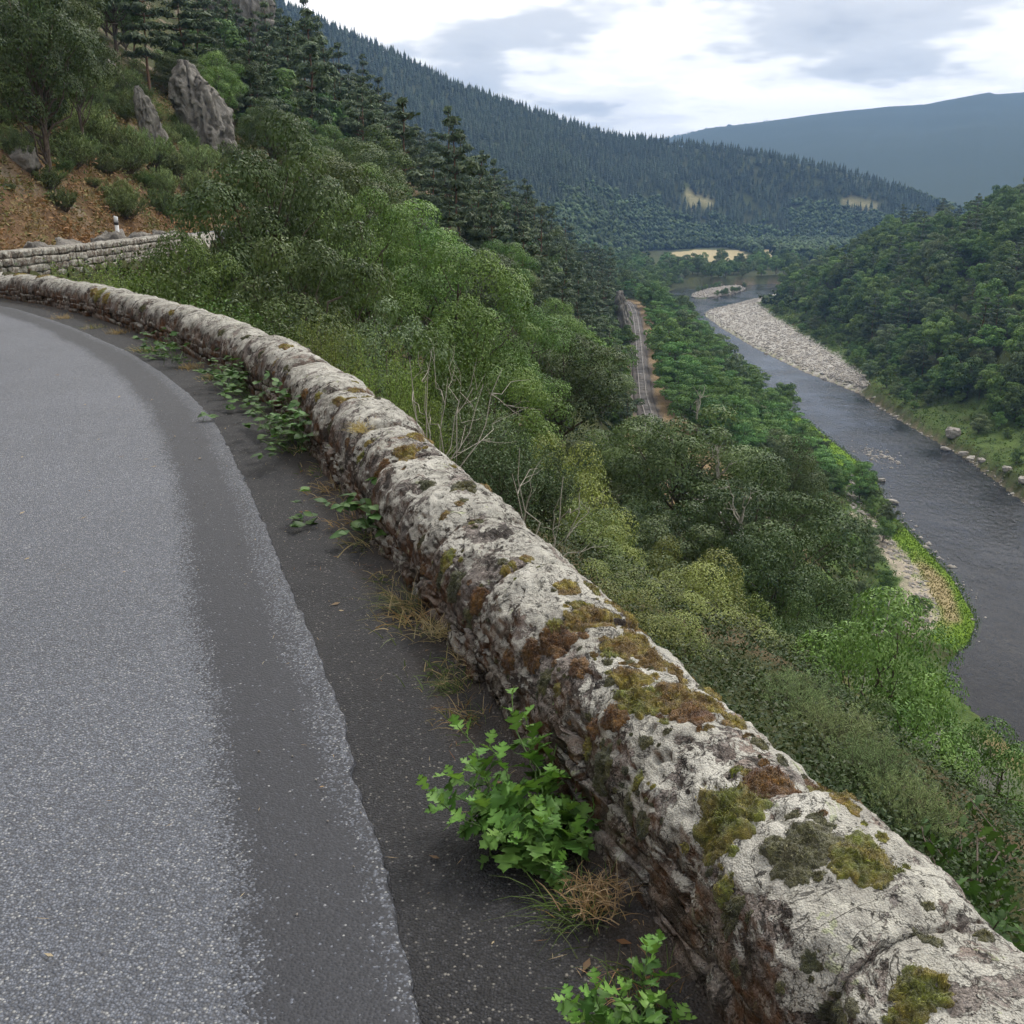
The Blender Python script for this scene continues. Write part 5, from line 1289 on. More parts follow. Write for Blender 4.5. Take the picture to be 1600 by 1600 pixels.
# steep slope just below the near wall
n = 26000
dd = np.exp(UG.uniform(math.log(2.2), math.log(130), n)); aa = UG.uniform(-0.52, 0.56, n); X, Y = np.sin(aa) * dd, np.cos(aa) * dd
ok = (X - XC(Y) > 0.45) & (X < XR(Y) - 6); X, Y, dd = X[ok], Y[ok], dd[ok]; Z = ground_z(X, Y)
px, py, dp = project(np.stack([X, Y, Z + 0.2], -1)); ok = (px > -60) & (px < 1660) & (py < 1700) & (dp > 1) & ~((px > 1390) & (dd < 7.5) & (UG.random(len(px)) < 0.25)); X, Y, Z, dd = X[ok], Y[ok], Z[ok], dd[ok]
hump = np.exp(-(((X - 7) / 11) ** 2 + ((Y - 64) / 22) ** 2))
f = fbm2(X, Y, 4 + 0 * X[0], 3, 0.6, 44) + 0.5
C = pick([(0.085, 0.060, 0.034), (0.062, 0.072, 0.026), (0.042, 0.070, 0.022), (0.034, 0.060, 0.019), (0.055, 0.092, 0.028)], f * 0.9 + 0.12 - 0.25 * (hump > 0.4) + UG.normal(size=len(X)) * 0.12)  # dark leaf tones, with the shade of the understory put into the colour
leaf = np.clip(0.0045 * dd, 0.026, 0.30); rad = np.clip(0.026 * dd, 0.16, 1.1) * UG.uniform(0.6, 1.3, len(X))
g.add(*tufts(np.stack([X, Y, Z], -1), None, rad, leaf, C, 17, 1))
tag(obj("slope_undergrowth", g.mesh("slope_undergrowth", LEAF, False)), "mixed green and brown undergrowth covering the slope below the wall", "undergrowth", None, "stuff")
# bank above the far road
g = Geo(); n = 15000
Y = UG.uniform(24, 120, n); X = XC(Y) - 5.6 - 40 * UG.random(n) ** 1.4; ok = np.abs(X / Y) < 0.62; X, Y = X[ok], Y[ok]; Z = ground_z(X, Y)
f = fbm2(X, Y, 5, 3, 0.6, 45) + 0.5; w = -(X - XC(Y) + 5.6)
C = pick([(0.24, 0.135, 0.075), (0.22, 0.14, 0.075), (0.18, 0.15, 0.07), (0.13, 0.16, 0.065), (0.10, 0.15, 0.05)], f * 0.95 + 0.02 * w - 0.15 + UG.normal(size=len(X)) * 0.16)
keep = UG.random(len(X)) < 0.95
g.add(*tufts(np.stack([X, Y, Z], -1)[keep], None, np.full(keep.sum(), 0.55) * UG.uniform(0.5, 1.3, keep.sum()), np.full(keep.sum(), 0.24), C[keep], 12, 2, 0.4))
tag(obj("bank_undergrowth", g.mesh("bank_undergrowth", LEAF_MATTE, False)), "brown bracken and green herbs on the bank above the far road", "undergrowth", None, "stuff")
# river banks
g = Geo(); n = 9000
Y = UG.uniform(58, 560, n); side = UG.random(n) < 0.5; X = np.where(side, XL(Y) - 28 * UG.random(n) ** 1.1, XT(Y) + 18 * UG.random(n) - 1)
mead = side & (X > XL(Y) - 10) & (((Y > 117) & (Y < 172)) | ((Y > 186) & (Y < 264)))
ok = (np.abs(X / Y) < 0.6) & (X > XR(Y) + 6) & ~mead & (~side | (Y < 300)); X, Y, side = X[ok], Y[ok], side[ok]; Z = ground_z(X, Y)
f = fbm2(X, Y, 12, 3, 0.6, 46) + 0.5
C = pick([(0.20, 0.13, 0.08), (0.12, 0.135, 0.05), (0.085, 0.145, 0.04), (0.060, 0.105, 0.032), (0.11, 0.185, 0.045)], f + UG.normal(size=len(X)) * 0.12)
g.add(*tufts(np.stack([X, Y, Z], -1), None, UG.uniform(0.5, 1.4, len(X)), np.full(len(X), 0.42), C, 9, 3, 0.55))
tag(obj("riverbank_undergrowth", g.mesh("riverbank_undergrowth", LEAF_MATTE, False)), "low green herbs and scrub on both river banks", "undergrowth", None, "stuff")
# meadow grass by the water
g = Geo(); n = 16000
Y = np.where(UG.random(n) < 0.62, UG.uniform(117, 172, n), UG.uniform(188, 264, n)); X = XL(Y) - 9 * UG.random(n) ** 1.2 + 0.8
ok = X < XL(Y) - 0.3; X, Y = X[ok], Y[ok]; Z = np.maximum(ground_z(X, Y), WATER_Z - 0.05)
dry = np.exp(-(((X - (XL(Y) - 4.6)) / 2.4) ** 2 + ((Y - 136) / 17) ** 2)) + 0.35 * fbm2(X, Y, 3, 3, 0.6, 22)
stony = (X < XL(Y) - 6.2) & (Y < 172) & (fbm2(X, Y, 3, 4, 0.6, 22) > -0.2); ok = ~stony | (UG.random(len(X)) < 0.25); X, Y, Z, dry = X[ok], Y[ok], Z[ok], dry[ok]
C = pick([(0.16, 0.28, 0.03), (0.135, 0.235, 0.03), (0.24, 0.235, 0.07), (0.40, 0.33, 0.17)], np.clip(dry * 1.1 - 0.1, 0, 1))
b = np.stack([X, Y, Z - 0.05], -1); up = unit(UG.normal(size=b.shape) * 0.8 + np.array([0, 0, 1])); sd_ = unit(np.cross(up, UG.normal(size=b.shape))) * UG.uniform(0.06, 0.16, (len(b), 1)); hg = UG.uniform(0.15, 0.45, (len(b), 1))
g.add(np.stack([b - sd_, b + sd_, b + up * hg], 1).reshape(-1, 3), np.arange(3 * len(b)).reshape(-1, 3), np.repeat(C, 3, 0))
tag(obj("meadow_grass", g.mesh("meadow_grass", LEAF_MATTE, False)), "vivid green grass along the near edge of the river", "grass", None, "stuff")

# ------------------------------------------------------------------ river stones
OC = np.array([[1, 0, 0], [-1, 0, 0], [0, 1, 0], [0, -1, 0], [0, 0, 1], [0, 0, -1.]]); OF = np.array([(0, 2, 4), (2, 1, 4), (1, 3, 4), (3, 0, 4), (2, 0, 5), (1, 2, 5), (3, 1, 5), (0, 3, 5)])
def pebbles(name, X, Y, Z, size, label, cat):
    n = len(X); a = UG.uniform(0, 6.28, n); V = OC[None] * (1 + UG.normal(size=(n, 6, 1)) * 0.18) * size[:, None, None] * np.stack([UG.uniform(0.7, 1.4, n), UG.uniform(0.7, 1.2, n), UG.uniform(0.4, 0.75, n)], -1)[:, None]
    W_ = np.stack([V[..., 0] * np.cos(a)[:, None] - V[..., 1] * np.sin(a)[:, None], V[..., 0] * np.sin(a)[:, None] + V[..., 1] * np.cos(a)[:, None], V[..., 2]], -1) + np.stack([X, Y, Z], -1)[:, None]
    return tag(obj(name, mesh_from(name, W_.reshape(-1, 3), (OF[None] + 6 * np.arange(n)[:, None, None]).reshape(-1, 3), False, None, [BOULDER])), label, cat, None, "stuff")
n = 21000; Y = UG.uniform(170, 590, n); X = XW(Y) + (XT(Y) - XW(Y)) * UG.random(n); ok = XT(Y) - XW(Y) > 4.5
X, Y = X[ok], Y[ok]; pebbles("gravel", X, Y, ground_z(X, Y), UG.gamma(1.5, 0.13, len(X)) + 0.08, "pale pebbles and cobbles of the long gravel bar across the river", "gravel")
n = 2600; t = UG.uniform(-1, 1, n); w_ = UG.uniform(-1, 1, n); X = 138 + 0.45 * 49 * t + 0.893 * 12.5 * w_ * np.sqrt(1 - t * t); Y = 652 + 0.893 * 49 * t - 0.45 * 12.5 * w_ * np.sqrt(1 - t * t)
pebbles("island_gravel", X, Y, ground_z(X, Y), UG.gamma(2.2, 0.16, n) + 0.12, "pale cobbles of the gravel island at the river bend", "gravel")
n = 620; Y = UG.uniform(118, 200, n); X = XL(Y) + np.where(UG.random(n) < 0.86, UG.uniform(-9.5, -6.2, n), UG.normal(size=n) * 0.7); Z = np.maximum(ground_z(X, Y), WATER_Z - 0.1)
pebbles("bank_stones", X, Y, Z, UG.gamma(2.0, 0.12, n) + 0.08, "small pale stones strewn along the near bank", "stones")
n = 160; q = at_z(1372, 712, WATER_Z); X = q[0] + UG.normal(size=n) * 2.2; Y = q[1] + UG.normal(size=n) * 5; pebbles("shoal_stones", X, Y, np.full(n, WATER_Z - 0.02), UG.gamma(2, 0.1, n) + 0.08, "stones breaking the surface of the shallow shoal", "stones")
n = 420; Y = UG.uniform(120, 310, n); X = XW(Y) + UG.normal(size=n) * 0.6 + 0.4; pebbles("shore_stones", X, Y, np.maximum(ground_z(X, Y), WATER_Z - 0.1), UG.gamma(1.6, 0.13, n) + 0.08, "stones along the foot of the far bank", "stones")
_bl = [stone_mesh("boulder", 12, 0.45, 0.30, 1.3, 80 + k, BOULDER, 0.18) for k in range(5)]
BOULD = [(1487, 694, 3.4, 2.6, 1.0, "large tan boulder standing at the far water's edge"), (1476, 703, 2.6, 1.0, 0.1, "flat tan rock at the left foot of the large tan boulder"), (1505, 712, 2.4, 1.3, 0.2, "tan rock right of the large boulder, first in the shore row"), (1517, 719, 2.6, 1.1, 0.1, "tan rock in the middle of the shore row right of the large boulder"), (1533, 727, 2.0, 1.0, 0.1, "tan rock at the right end of the shore row"), (1571, 750, 2.0, 1.2, 0.1, "pale rock on the far shore at the right edge above the dark water"), (1394, 785, 2.6, 0.8, 0.1, "flat pale slab jutting from the near bank into the river"), (1377, 752, 1.6, 0.8, 0.1, "pale rock on the near bank upstream of the flat slab"), (1595, 768, 2.2, 1.3, 0.1, "pale rock cut by the right edge on the far shore")]
for i, (px, py, w_, h_, up_, lab) in enumerate(BOULD):
    q = at_z(px, py, WATER_Z); z = max(WATER_Z, gz(q[0], q[1]) - 0.1)
    tag(obj("boulder", _bl[i % 5], None, (q[0], q[1], z + h_ * 0.28), (0.1, 0.15, i * 1.3), (w_, w_ * 0.75, h_)), lab, "boulder")

# ------------------------------------------------------------------ crags: lofted from their outlines, with real depth
def crag(name, rows, d, label, depth=0.7, seed=1, sink=4.0, amp=0.24):
    """rows: (row px, left px, right px); stands where the sight line under its foot meets the slope"""
    r0, a0, b0 = rows[-1]
    if d is None: d = hit_near((a0 + b0) / 2, r0 - 6) + 0.5
    L = [(at_d(a, r, d), at_d(b, r, d)) for r, a, b in rows]
    z = np.array([p_[2] for p_, _ in L]); xl_ = np.array([p_[:2] for p_, _ in L]); xr_ = np.array([q_[:2] for _, q_ in L])
    NZ, NA = 90, 80
    zz_ = np.linspace(z.max(), z.min() - sink, NZ); o = np.argsort(z)
    gi = lambda A: np.stack([np.interp(zz_, z[o], A[o, k]) for k in range(2)], -1)
    A, B = gi(xl_), gi(xr_); c = (A + B) / 2; h = (B - A) / 2; hw = np.linalg.norm(h, axis=1)
    perp = np.stack([-h[:, 1], h[:, 0]], -1) / np.maximum(hw, 1e-3)[:, None]
    dep = depth * np.maximum(hw, 0.25 * hw.max()) + 0.08 * (zz_.max() - zz_)
    an = np.linspace(0, 2 * np.pi, NA, endpoint=False); ca, sa = np.cos(an), np.sin(an)
    V = c[:, None] + h[:, None] * ca[None, :, None] + perp[:, None] * dep[:, None, None] * sa[None, :, None]
    V = np.concatenate([V, np.broadcast_to(zz_[:, None, None], V.shape[:2] + (1,))], -1).reshape(-1, 3)
    sc = hw.max(); q = V * np.array([1, 1, 0.5]) / sc + seed * 3.1
    # cleft blocks: each point is pushed by the block it belongs to, blocks split by steep joints
    sk = np.stack([q[:, 0] * 2.6 + 0.9 * q[:, 2], q[:, 1] * 2.6 - 0.4 * q[:, 2], q[:, 2] * 1.7 + 0.7 * q[:, 0]], -1) + 0.55 * np.stack([fbm(q * 1.7 + k * 9, 3, 0.5, seed + k) for k in range(3)], -1)
    blk = perlin(np.floor(sk) + 0.5, seed) + 0.6 * perlin(np.floor(sk * 2.3) + 0.5, seed + 2)
    n1_ = fbm(q * 2.0, 5, 0.6, seed); cl = np.abs(fbm(q * np.array([2.6, 2.6, 0.9]), 3, 0.5, seed + 5))
    cen = np.concatenate([np.repeat(c, NA, 0), V[:, 2:3]], 1); rdir = unit(V - cen)
    V = V + rdir * (amp * sc * (1.0 * blk + 0.9 * n1_ - 0.9 * np.exp(-(cl / 0.05) ** 2)))[:, None] * np.array([1, 1, 0.3]) + np.array([0, 0, 1.0]) * (amp * 0.8 * sc * perlin(np.floor(sk * 1.3) + 0.5, seed + 4))[:, None]
    Fq = grid_faces(NZ, NA, True); V = np.concatenate([V, V[:NA].mean(0)[None]]); cap = np.stack([np.full(NA, len(V) - 1), np.arange(NA), (np.arange(NA) + 1) % NA], -1)
    org = np.array([c[-1][0], c[-1][1], z.min()])
    return tag(obj(name, mesh_from(name, V - org, [Fq[:, ::-1], cap], False, None, [CLIFF]), None, org), label, "rock")
crag("rock_spire", [(97, 279, 291), (110, 271, 305), (130, 267, 325), (150, 267, 343), (180, 280, 358), (205, 290, 367), (235, 300, 380), (255, 300, 390)], None, "tallest grey rock slab standing on the left hillside", 0.6, 3)
crag("rock_spire", [(134, 211, 217), (150, 210, 232), (170, 212, 243), (190, 217, 252), (212, 220, 262), (235, 228, 272), (250, 230, 280)], None, "smaller pointed grey rock left of the tallest slab", 0.6, 7)
crag("rock_crag", [(-40, 352, 420), (-10, 362, 428), (15, 366, 428), (40, 370, 424), (65, 380, 420), (95, 385, 416), (130, 385, 420)], 235, "pale grey crag at the top edge among the pines", 0.7, 11)
crag("rock_crag", [(-40, 318, 362), (0, 320, 360), (14, 330, 356), (40, 334, 354), (80, 334, 354)], 238, "narrow pale crag at the top edge left of the larger crag", 0.7, 13)
crag("rock_outcrop", [(92, 150, 172), (108, 152, 188), (125, 160, 200), (142, 172, 212), (155, 185, 220)], None, "low broken grey outcrop left of the pointed rocks", 0.6, 17, 2.5, 0.22)
crag("rock_outcrop", [(178, 388, 396), (192, 386, 402), (206, 388, 408)], None, "small grey rock tip right of the tallest slab", 0.7, 19, 2.5)
crag("rock_cutting", [(455, 964, 972), (475, 962, 979), (505, 964, 985), (545, 968, 987), (590, 972, 989), (615, 974, 990)], 285, "pale rock cutting beside the railway", 1.6, 23, 6, 0.34)
crag("rock_outcrop", [(1243, 1385, 1402), (1250, 1368, 1412), (1262, 1362, 1420), (1280, 1360, 1424)], 5.6, "pale lichened rock sticking out of the broom below the wall", 0.7, 29, 0.6, 0.2)
for i, (px, py, d, w_, h_) in enumerate([(165, 312, 52, 1.6, 1.4), (205, 300, 55, 1.4, 1.0), (100, 330, 47, 1.5, 1.0), (255, 330, 60, 1.6, 0.9), (60, 345, 45, 1.4, 0.9), (215, 318, 55, 1.2, 1.1), (30, 220, 60, 1.5, 1.3), (265, 345, 62, 1.3, 0.8)]):
    q = at_d(px, py, d); z = gz(q[0], q[1])
    tag(obj("bank_rock", stone_mesh("bank_rock", 7, 0.55, 0.4, 1.5, 90 + i, CLIFF, 0.25), None, (q[0], q[1], z + 0.1), (0.2, -0.3, i), (w_, w_ * 0.8, h_)), "brownish rock jutting from the bracken bank above the far road", "rock", "rocks in the bank above the far road")

# ------------------------------------------------------------------ railway
rail_y = np.concatenate([np.arange(120, 410, 3.0), np.arange(410, 560, 2.0)])
RP = Path(np.stack([XR(rail_y), rail_y], -1), 1.0, 3)
rl = Mat("rail_steel"); rl.bsdf((0.36, 0.33, 0.31), 0.5, 0.5, Metallic=0.2)
slp = Mat("sleeper"); sn_ = slp.noise(slp.pos(), 0.5, 3); slp.bsdf(slp.ramp(sn_, [(0.35, (0.16, 0.15, 0.14)), (0.65, (0.34, 0.32, 0.30))]), 0.9, 0.1)
bal = Mat("ballast"); bn_ = bal.noise(bal.pos(), 4, 4, 0.7); bal.bsdf(bal.ramp(bn_, [(0.3, (0.085, 0.078, 0.072)), (0.7, (0.165, 0.15, 0.138))]), 0.95, 0.1)
track = tag(empty("railway_track"), "single railway track running straight along the valley beside the river", "railway track", None, "thing")
tr_ = np.arange(0, RP.L - 2, 2.0)
def strip(name, prof, mat, z):
    prof = np.array(prof, float); T_, K_ = np.meshgrid(tr_, np.arange(len(prof)), indexing='ij')
    return obj(name, mesh_from(name, RP.xyz(T_.ravel(), prof[K_.ravel(), 0], z + prof[K_.ravel(), 1]), grid_faces(len(tr_), len(prof), True), False, None, [mat]), track)
strip("ballast_bed", [(-2.6, -0.45), (-1.7, 0.1), (1.7, 0.1), (2.6, -0.45)], bal.m, RAIL_Z)
for sgn in (-1, 1): strip("rail", [(sgn * 0.7525 - 0.085, 0.19), (sgn * 0.7525 - 0.085, 0.36), (sgn * 0.7525 + 0.085, 0.36), (sgn * 0.7525 + 0.085, 0.19)], rl.m, RAIL_Z)
V0, F0 = tapered(1.25, 0.13, 1.22, 0.11, 0.02, 0.185); st = np.arange(1, RP.L - 2, 0.6); SV, SF = [], []
for i, t in enumerate(st):
    n_ = RP.nrm(np.array(t)); c = RP.at(np.array(t)); tt = np.array([-n_[1], n_[0]])
    SV.append(np.concatenate([c + V0[:, :1] * n_ + V0[:, 1:2] * tt, V0[:, 2:] + RAIL_Z], 1)); SF.append(F0 + 8 * i)
tag(obj("sleepers", mesh_from("sleepers", np.concatenate(SV), np.concatenate(SF), False, None, [slp.m]), track), None, None, None, "stuff")

# ------------------------------------------------------------------ bare dead branches behind the wall
def dead_branches(name, base, tips, r0, label, seed, sub=3):
    rg = np.random.default_rng(seed); e = tag(empty(name, base), label, "dead shrub")
    for tip in tips:
        g = Geo(); tip = np.array(tip) - base; pth = bend_path((rg.normal() * 0.03, rg.normal() * 0.03, -0.3), tip, rg, 0.028, 8); g.add(*tube(pth, np.linspace(r0, r0 * 0.25, 8), 5))
        for k in range(sub):
            i = int(rg.integers(2, 7)); d = unit(tip) * 0.7 + rg.normal(size=3) * 0.5; Lb = np.linalg.norm(tip) * rg.uniform(0.2, 0.42); e2 = pth[i] + unit(d) * Lb
            p2 = bend_path(pth[i], e2, rg, 0.07, 5); g.add(*tube(p2, np.linspace(r0 * 0.5, r0 * 0.15, 5), 4))
            for _ in range(2): j = int(rg.integers(1, 4)); g.add(*tube(bend_path(p2[j], p2[j] + (unit(d) + rg.normal(size=3) * 0.6) * Lb * 0.4, rg, 0.06, 4), np.linspace(r0 * 0.28, r0 * 0.1, 4), 3))
        obj("branch", g.mesh("branch", DEADWOOD), e)
    return e
b0 = at_d(655, 672, 6.0); b0[2] = gz(b0[0], b0[1])
dead_branches("dead_shrub", b0, [at_d(*p_) for p_ in ((700, 590, 6.2), (745, 560, 6.4), (675, 545, 6.1), (640, 560, 5.9), (785, 575, 6.6), (665, 600, 6.0), (720, 620, 6.3), (755, 600, 6.5))], 0.0075, "bare pale dead shrub with forked branches sticking up behind the wall", 61)
b0 = at_d(848, 832, 5.2); b0[2] = gz(b0[0], b0[1])
dead_branches("dead_shrub", b0, [at_d(*p_) for p_ in ((905, 770, 5.5), (800, 740, 5.3), (812, 700, 5.3), (880, 745, 5.5))], 0.008, "thin pale dry twigs sticking up behind the wall beside the birch-like bush", 62, 2)
b0 = at_d(1130, 700, 62); 
for i, (px, py, d, sc) in enumerate([(1160, 775, 49, 1.0), (1125, 705, 60, 1.2), (1380, 945, 60, 1.6), (1430, 1165, 25, .6), (1090, 620, 64, 1.0)]):
    q = at_d(px, py, d); rg = np.random.default_rng(70 + i); g0 = q + np.array([0, 0, -1.2 * sc])
    dead_branches("dead_branch", g0, [q + rg.normal(size=3) * np.array([0.9, 0.9, 0.5]) * sc for _ in range(4)], 0.05 * sc, ["white dead branches showing among the crowns of the large oaks", "white dead twigs in the large open oak", "upright pale dead saplings on the grassy near bank", "white dead twig in the crown of the big rich green tree", "pale dead twigs at the top of the large open oak"][i], 170 + i, 2)

rg = np.random.default_rng(303)
for i in range(16):
    t = rg.uniform(-0.95, 0.8); w_ = 0.9 if i < 10 else -0.85; x = 138 + 0.45 * 49 * t + 0.893 * 12.5 * w_ * math.sqrt(1 - t * t); y = 652 + 0.893 * 49 * t - 0.45 * 12.5 * w_ * math.sqrt(1 - t * t); s = rg.uniform(0.25, 0.5)
    plant_tree(("island_bush", MID_B[i % 4][1]), (x, y, gz(x, y) - 0.3), rg.random() * 6, (s, s, s), "low dark bush on the gravel island at the river bend", "bush", "bushes on the gravel island")

# ------------------------------------------------------------------ roadside weeds, leaf by leaf
HALF = {'lobed': [(0.0, 0.015), (0.13, 0.04), (0.17, 0.16), (0.27, 0.34), (0.29, 0.24), (0.38, 0.27), (0.36, 0.15), (0.44, 0.15), (0.50, 0.30), (0.66, 0.46), (0.66, 0.33), (0.76, 0.33), (0.68, 0.18), (0.76, 0.15), (0.88, 0.22), (0.87, 0.12), (1.0, 0.0)],
        'oval': [(0.0, 0.01), (0.08, 0.10), (0.2, 0.24), (0.36, 0.33), (0.52, 0.35), (0.68, 0.29), (0.82, 0.19), (0.93, 0.08), (1.0, 0.0)],
        'oak': [(0.0, 0.015), (0.12, 0.05), (0.20, 0.16), (0.27, 0.10), (0.38, 0.26), (0.46, 0.15), (0.58, 0.34), (0.66, 0.20), (0.78, 0.30), (0.86, 0.17), (0.95, 0.13), (1.0, 0.0)]}
def leaf_mesh(name, shape, col, droop, fold, mat, seed):
    rg = np.random.default_rng(seed); H = HALF[shape]; V, Fq, C = [], [], []
    m = len(H)
    for i, (x, y) in enumerate(H):
        xm = i / (m - 1)
        zc = -droop * xm ** 2
        for sgn in (0, 1, -1):
            xx = xm if sgn == 0 else x; V.append((xx, sgn * y, -droop * xx ** 2 + fold * abs(sgn * y) + rg.normal() * 0.012)); C.append(np.array(col) * (1.25 if sgn == 0 else rg.uniform(0.85, 1.1)))
    for i in range(m - 1):
        a, b = 3 * i, 3 * i + 3
        Fq += [(a, b, b + 1, a + 1), (b, a, a + 2, b + 2)]
    return mesh_from(name, np.array(V), np.array(Fq)[:, ::-1], True, np.array(C), [mat])
def frame(o, ax, up):
    ax = unit(np.asarray(ax, float)); y = unit(np.cross(up, ax)); z = np.cross(ax, y)
    M = Matrix(((ax[0], y[0], z[0], o[0]), (ax[1], y[1], z[1], o[1]), (ax[2], y[2], z[2], o[2]), (0, 0, 0, 1))); return M
LOBED = [leaf_mesh("leaf", 'lobed', c, dr, 0.25, WEED, k) for k, (c, dr) in enumerate((((0.080, 0.170, 0.034), 0.25), ((0.105, 0.215, 0.045), 0.15), ((0.066, 0.145, 0.030), 0.4), ((0.15, 0.29, 0.06), 0.05)))]
OVAL = [leaf_mesh("leaf", 'oval', c, dr, 0.2, WEED, 10 + k) for k, (c, dr) in enumerate((((0.060, 0.125, 0.032), 0.2), ((0.085, 0.165, 0.045), 0.1), ((0.045, 0.10, 0.026), 0.35)))]
OAKL = [leaf_mesh("leaf", 'oak', c, dr, 0.2, WEED, 20 + k) for k, (c, dr) in enumerate((((0.055, 0.110, 0.030), 0.2), ((0.075, 0.140, 0.042), 0.1), ((0.045, 0.090, 0.024), 0.35)))]
STEM = Mat("green_stem"); STEM.bsdf((0.10, 0.17, 0.05), 0.6, 0.3); STEM = STEM.m
def leafy_plant(name, base, stems, leaf_len, meshes, label, seed, per=11, cat="weed", stem_r=0.003, light=None, stem_mat=None):
    """stems: list of tip positions. plant > stem, leaf (each its own object)"""
    rg = np.random.default_rng(seed); e = tag(empty(name, base), label, cat)
    for tip in stems:
        tip = np.asarray(tip, float) - base; g = Geo(); b = np.array([rg.normal() * 0.025, rg.normal() * 0.025, -0.03])
        pth = bend_path(b, tip, rg, 0.07, 7); g.add(*tube(pth, np.linspace(stem_r, stem_r * 0.5, 7), 5)); obj("stem", g.mesh("stem", stem_mat or STEM), e)
        T = unit(np.gradient(pth, axis=0)); a = rg.random() * 6.28
        for k in range(per):
            t = 0.22 + 0.80 * (k / (per - 1)) ** 0.8; t = min(t, 1.0); i = min(6, t * 6); j = int(min(5, i)); p_ = pth[j] + (pth[j + 1] - pth[j]) * (i - j); tg = T[j]
            a += 2.4 + rg.normal() * 0.3; side = unit(np.cross(tg, [math.cos(a), math.sin(a), 0.2])); rise = 0.15 + 1.5 * max(0, t - 0.55) * 2 * 0.8
            ax = unit(side + tg * rise + np.array([0, 0, 0.15])); L = leaf_len * rg.uniform(0.75, 1.25) * (1.0 if t < 0.7 else 1.0 - 1.6 * (t - 0.7))
            up = unit(tg * 0.7 + np.array([0, 0, 0.8]) + rg.normal(size=3) * 0.25)
            me = meshes[min(len(meshes) - 1, 3)] if (t > 0.86 and len(meshes) > 3) else meshes[rg.integers(min(3, len(meshes)))]
            o = obj("leaf", me, e); o.matrix_local = frame(p_, ax, up) @ Matrix.Diagonal((L, L, L, 1))
    return e
def road_pt(px, py, z=-0.01): return at_z(px, py, z)
def plant_tips(base, spec): return [at_d(px, py, math.hypot(base[0], base[1]) + dd) for px, py, dd in spec]
b = road_pt(850, 1330)
leafy_plant("mugwort_plant", b, plant_tips(b, [(800, 1085, 0.34), (875, 1110, 0.36), (715, 1135, 0.20), (670, 1235, 0.05), (700, 1210, 0.0), (765, 1165, 0.16), (830, 1165, 0.22), (905, 1215, 0.16), (930, 1255, 0.06), (745, 1250, -0.02), (800, 1235, 0.05), (860, 1215, 0.14), (780, 1300, -0.10), (850, 1285, -0.05), (905, 1300, -0.04), (875, 1345, -0.12), (735, 1195, 0.10), (820, 1120, 0.28), (690, 1255, 0.0), (760, 1215, 0.08), (840, 1260, 0.02), (890, 1265, 0.06), (815, 1310, -0.08), (720, 1280, -0.04)]), 0.076, LOBED, "bright green bushy weed with lobed leaves growing against the wall foot", 31, 12)
b = road_pt(985, 1640)
leafy_plant("mugwort_plant", b, plant_tips(b, [(1010, 1480, 0.12), (1030, 1470, 0.16), (885, 1560, -0.02), (930, 1540, 0.02), (975, 1545, 0.0), (1020, 1560, 0.03), (1060, 1590, 0.04), (900, 1600, -0.05), (960, 1600, -0.05)]), 0.060, LOBED, "bright green lobed-leaved weed at the bottom edge by the wall", 32, 10)
def bramble(base, n, spread, label, seed, leaf_len=0.075, along=None, hgt=0.22):
    rg = np.random.default_rng(seed); e = tag(empty("bramble", base), label, "bramble")
    for k in range(n):
        a = rg.random() * 6.28; r = spread * math.sqrt(rg.random()); q = np.array([math.cos(a) * r, math.sin(a) * r]) if along is None else along[0] * rg.uniform(-1, 1) + along[1] * rg.uniform(0, 1) ** 1.3
        tip = np.array([q[0], q[1], hgt * rg.uniform(0.3, 1.0) * (1 - 0.5 * rg.random() * r / max(spread, 1e-3))]); g = Geo(); g.add(*tube(bend_path((q[0] * 0.4, q[1] * 0.4, -0.02), tip, rg, 0.12, 6), np.linspace(0.0035, 0.0015, 6), 4)); obj("cane", g.mesh("cane", STEM), e)
        for m in range(3):
            c = tip + rg.normal(size=3) * 0.05; a2 = rg.random() * 6.28
            for w in (-0.9, 0, 0.9):
                ax = unit(np.array([math.cos(a2 + w), math.sin(a2 + w), 0.15 + rg.normal() * 0.2])); L = leaf_len * rg.uniform(0.7, 1.2) * (1.1 if w == 0 else 0.85)
                o = obj("leaf", OVAL[rg.integers(3)], e); o.matrix_local = frame(c, ax, unit(np.array([0, 0, 1.0]) + rg.normal(size=3) * 0.25)) @ Matrix.Diagonal((L, L, L, 1))
    return e
def along_wall(px, py, half, out):
    b = road_pt(px, py); k = int(np.argmin(np.linalg.norm(NEAR.Q - b[:2], axis=1))); t = NEAR.T[k]; n_ = np.array([t[1], -t[0]]); return b, (t * half, -n_ * out)
b, al = along_wall(465, 690, 0.75, 0.35); bramble(b, 33, 0.6, "dense green bramble sprawling from the wall foot onto the verge", 41, 0.066, al, 0.34)
b, al = along_wall(400, 620, 0.8, 0.35); bramble(b, 33, 0.6, "dense green bramble further along the wall foot, behind the nearer one", 42, 0.066, al, 0.30)
b, al = along_wall(590, 830, 0.28, 0.16); bramble(b, 9, 0.3, "small bramble spray hanging at the wall foot near the grass tufts", 43, 0.075, al, 0.26)
b, al = along_wall(275, 558, 0.7, 0.3); bramble(b, 18, 0.5, "low green bramble patch by the far stretch of the near wall", 44, 0.07, al, 0.22)
b = road_pt(470, 818); bramble(b, 4, 0.16, "thin bramble runner creeping out over the tarmac edge", 45, 0.06, (np.array([0.16, 0.02]), np.array([0.0, 0.03])), 0.05)
b = road_pt(318, 660); bramble(b, 2, 0.1, "tiny bramble shoot lying on the road edge", 46, 0.07, None, 0.04)
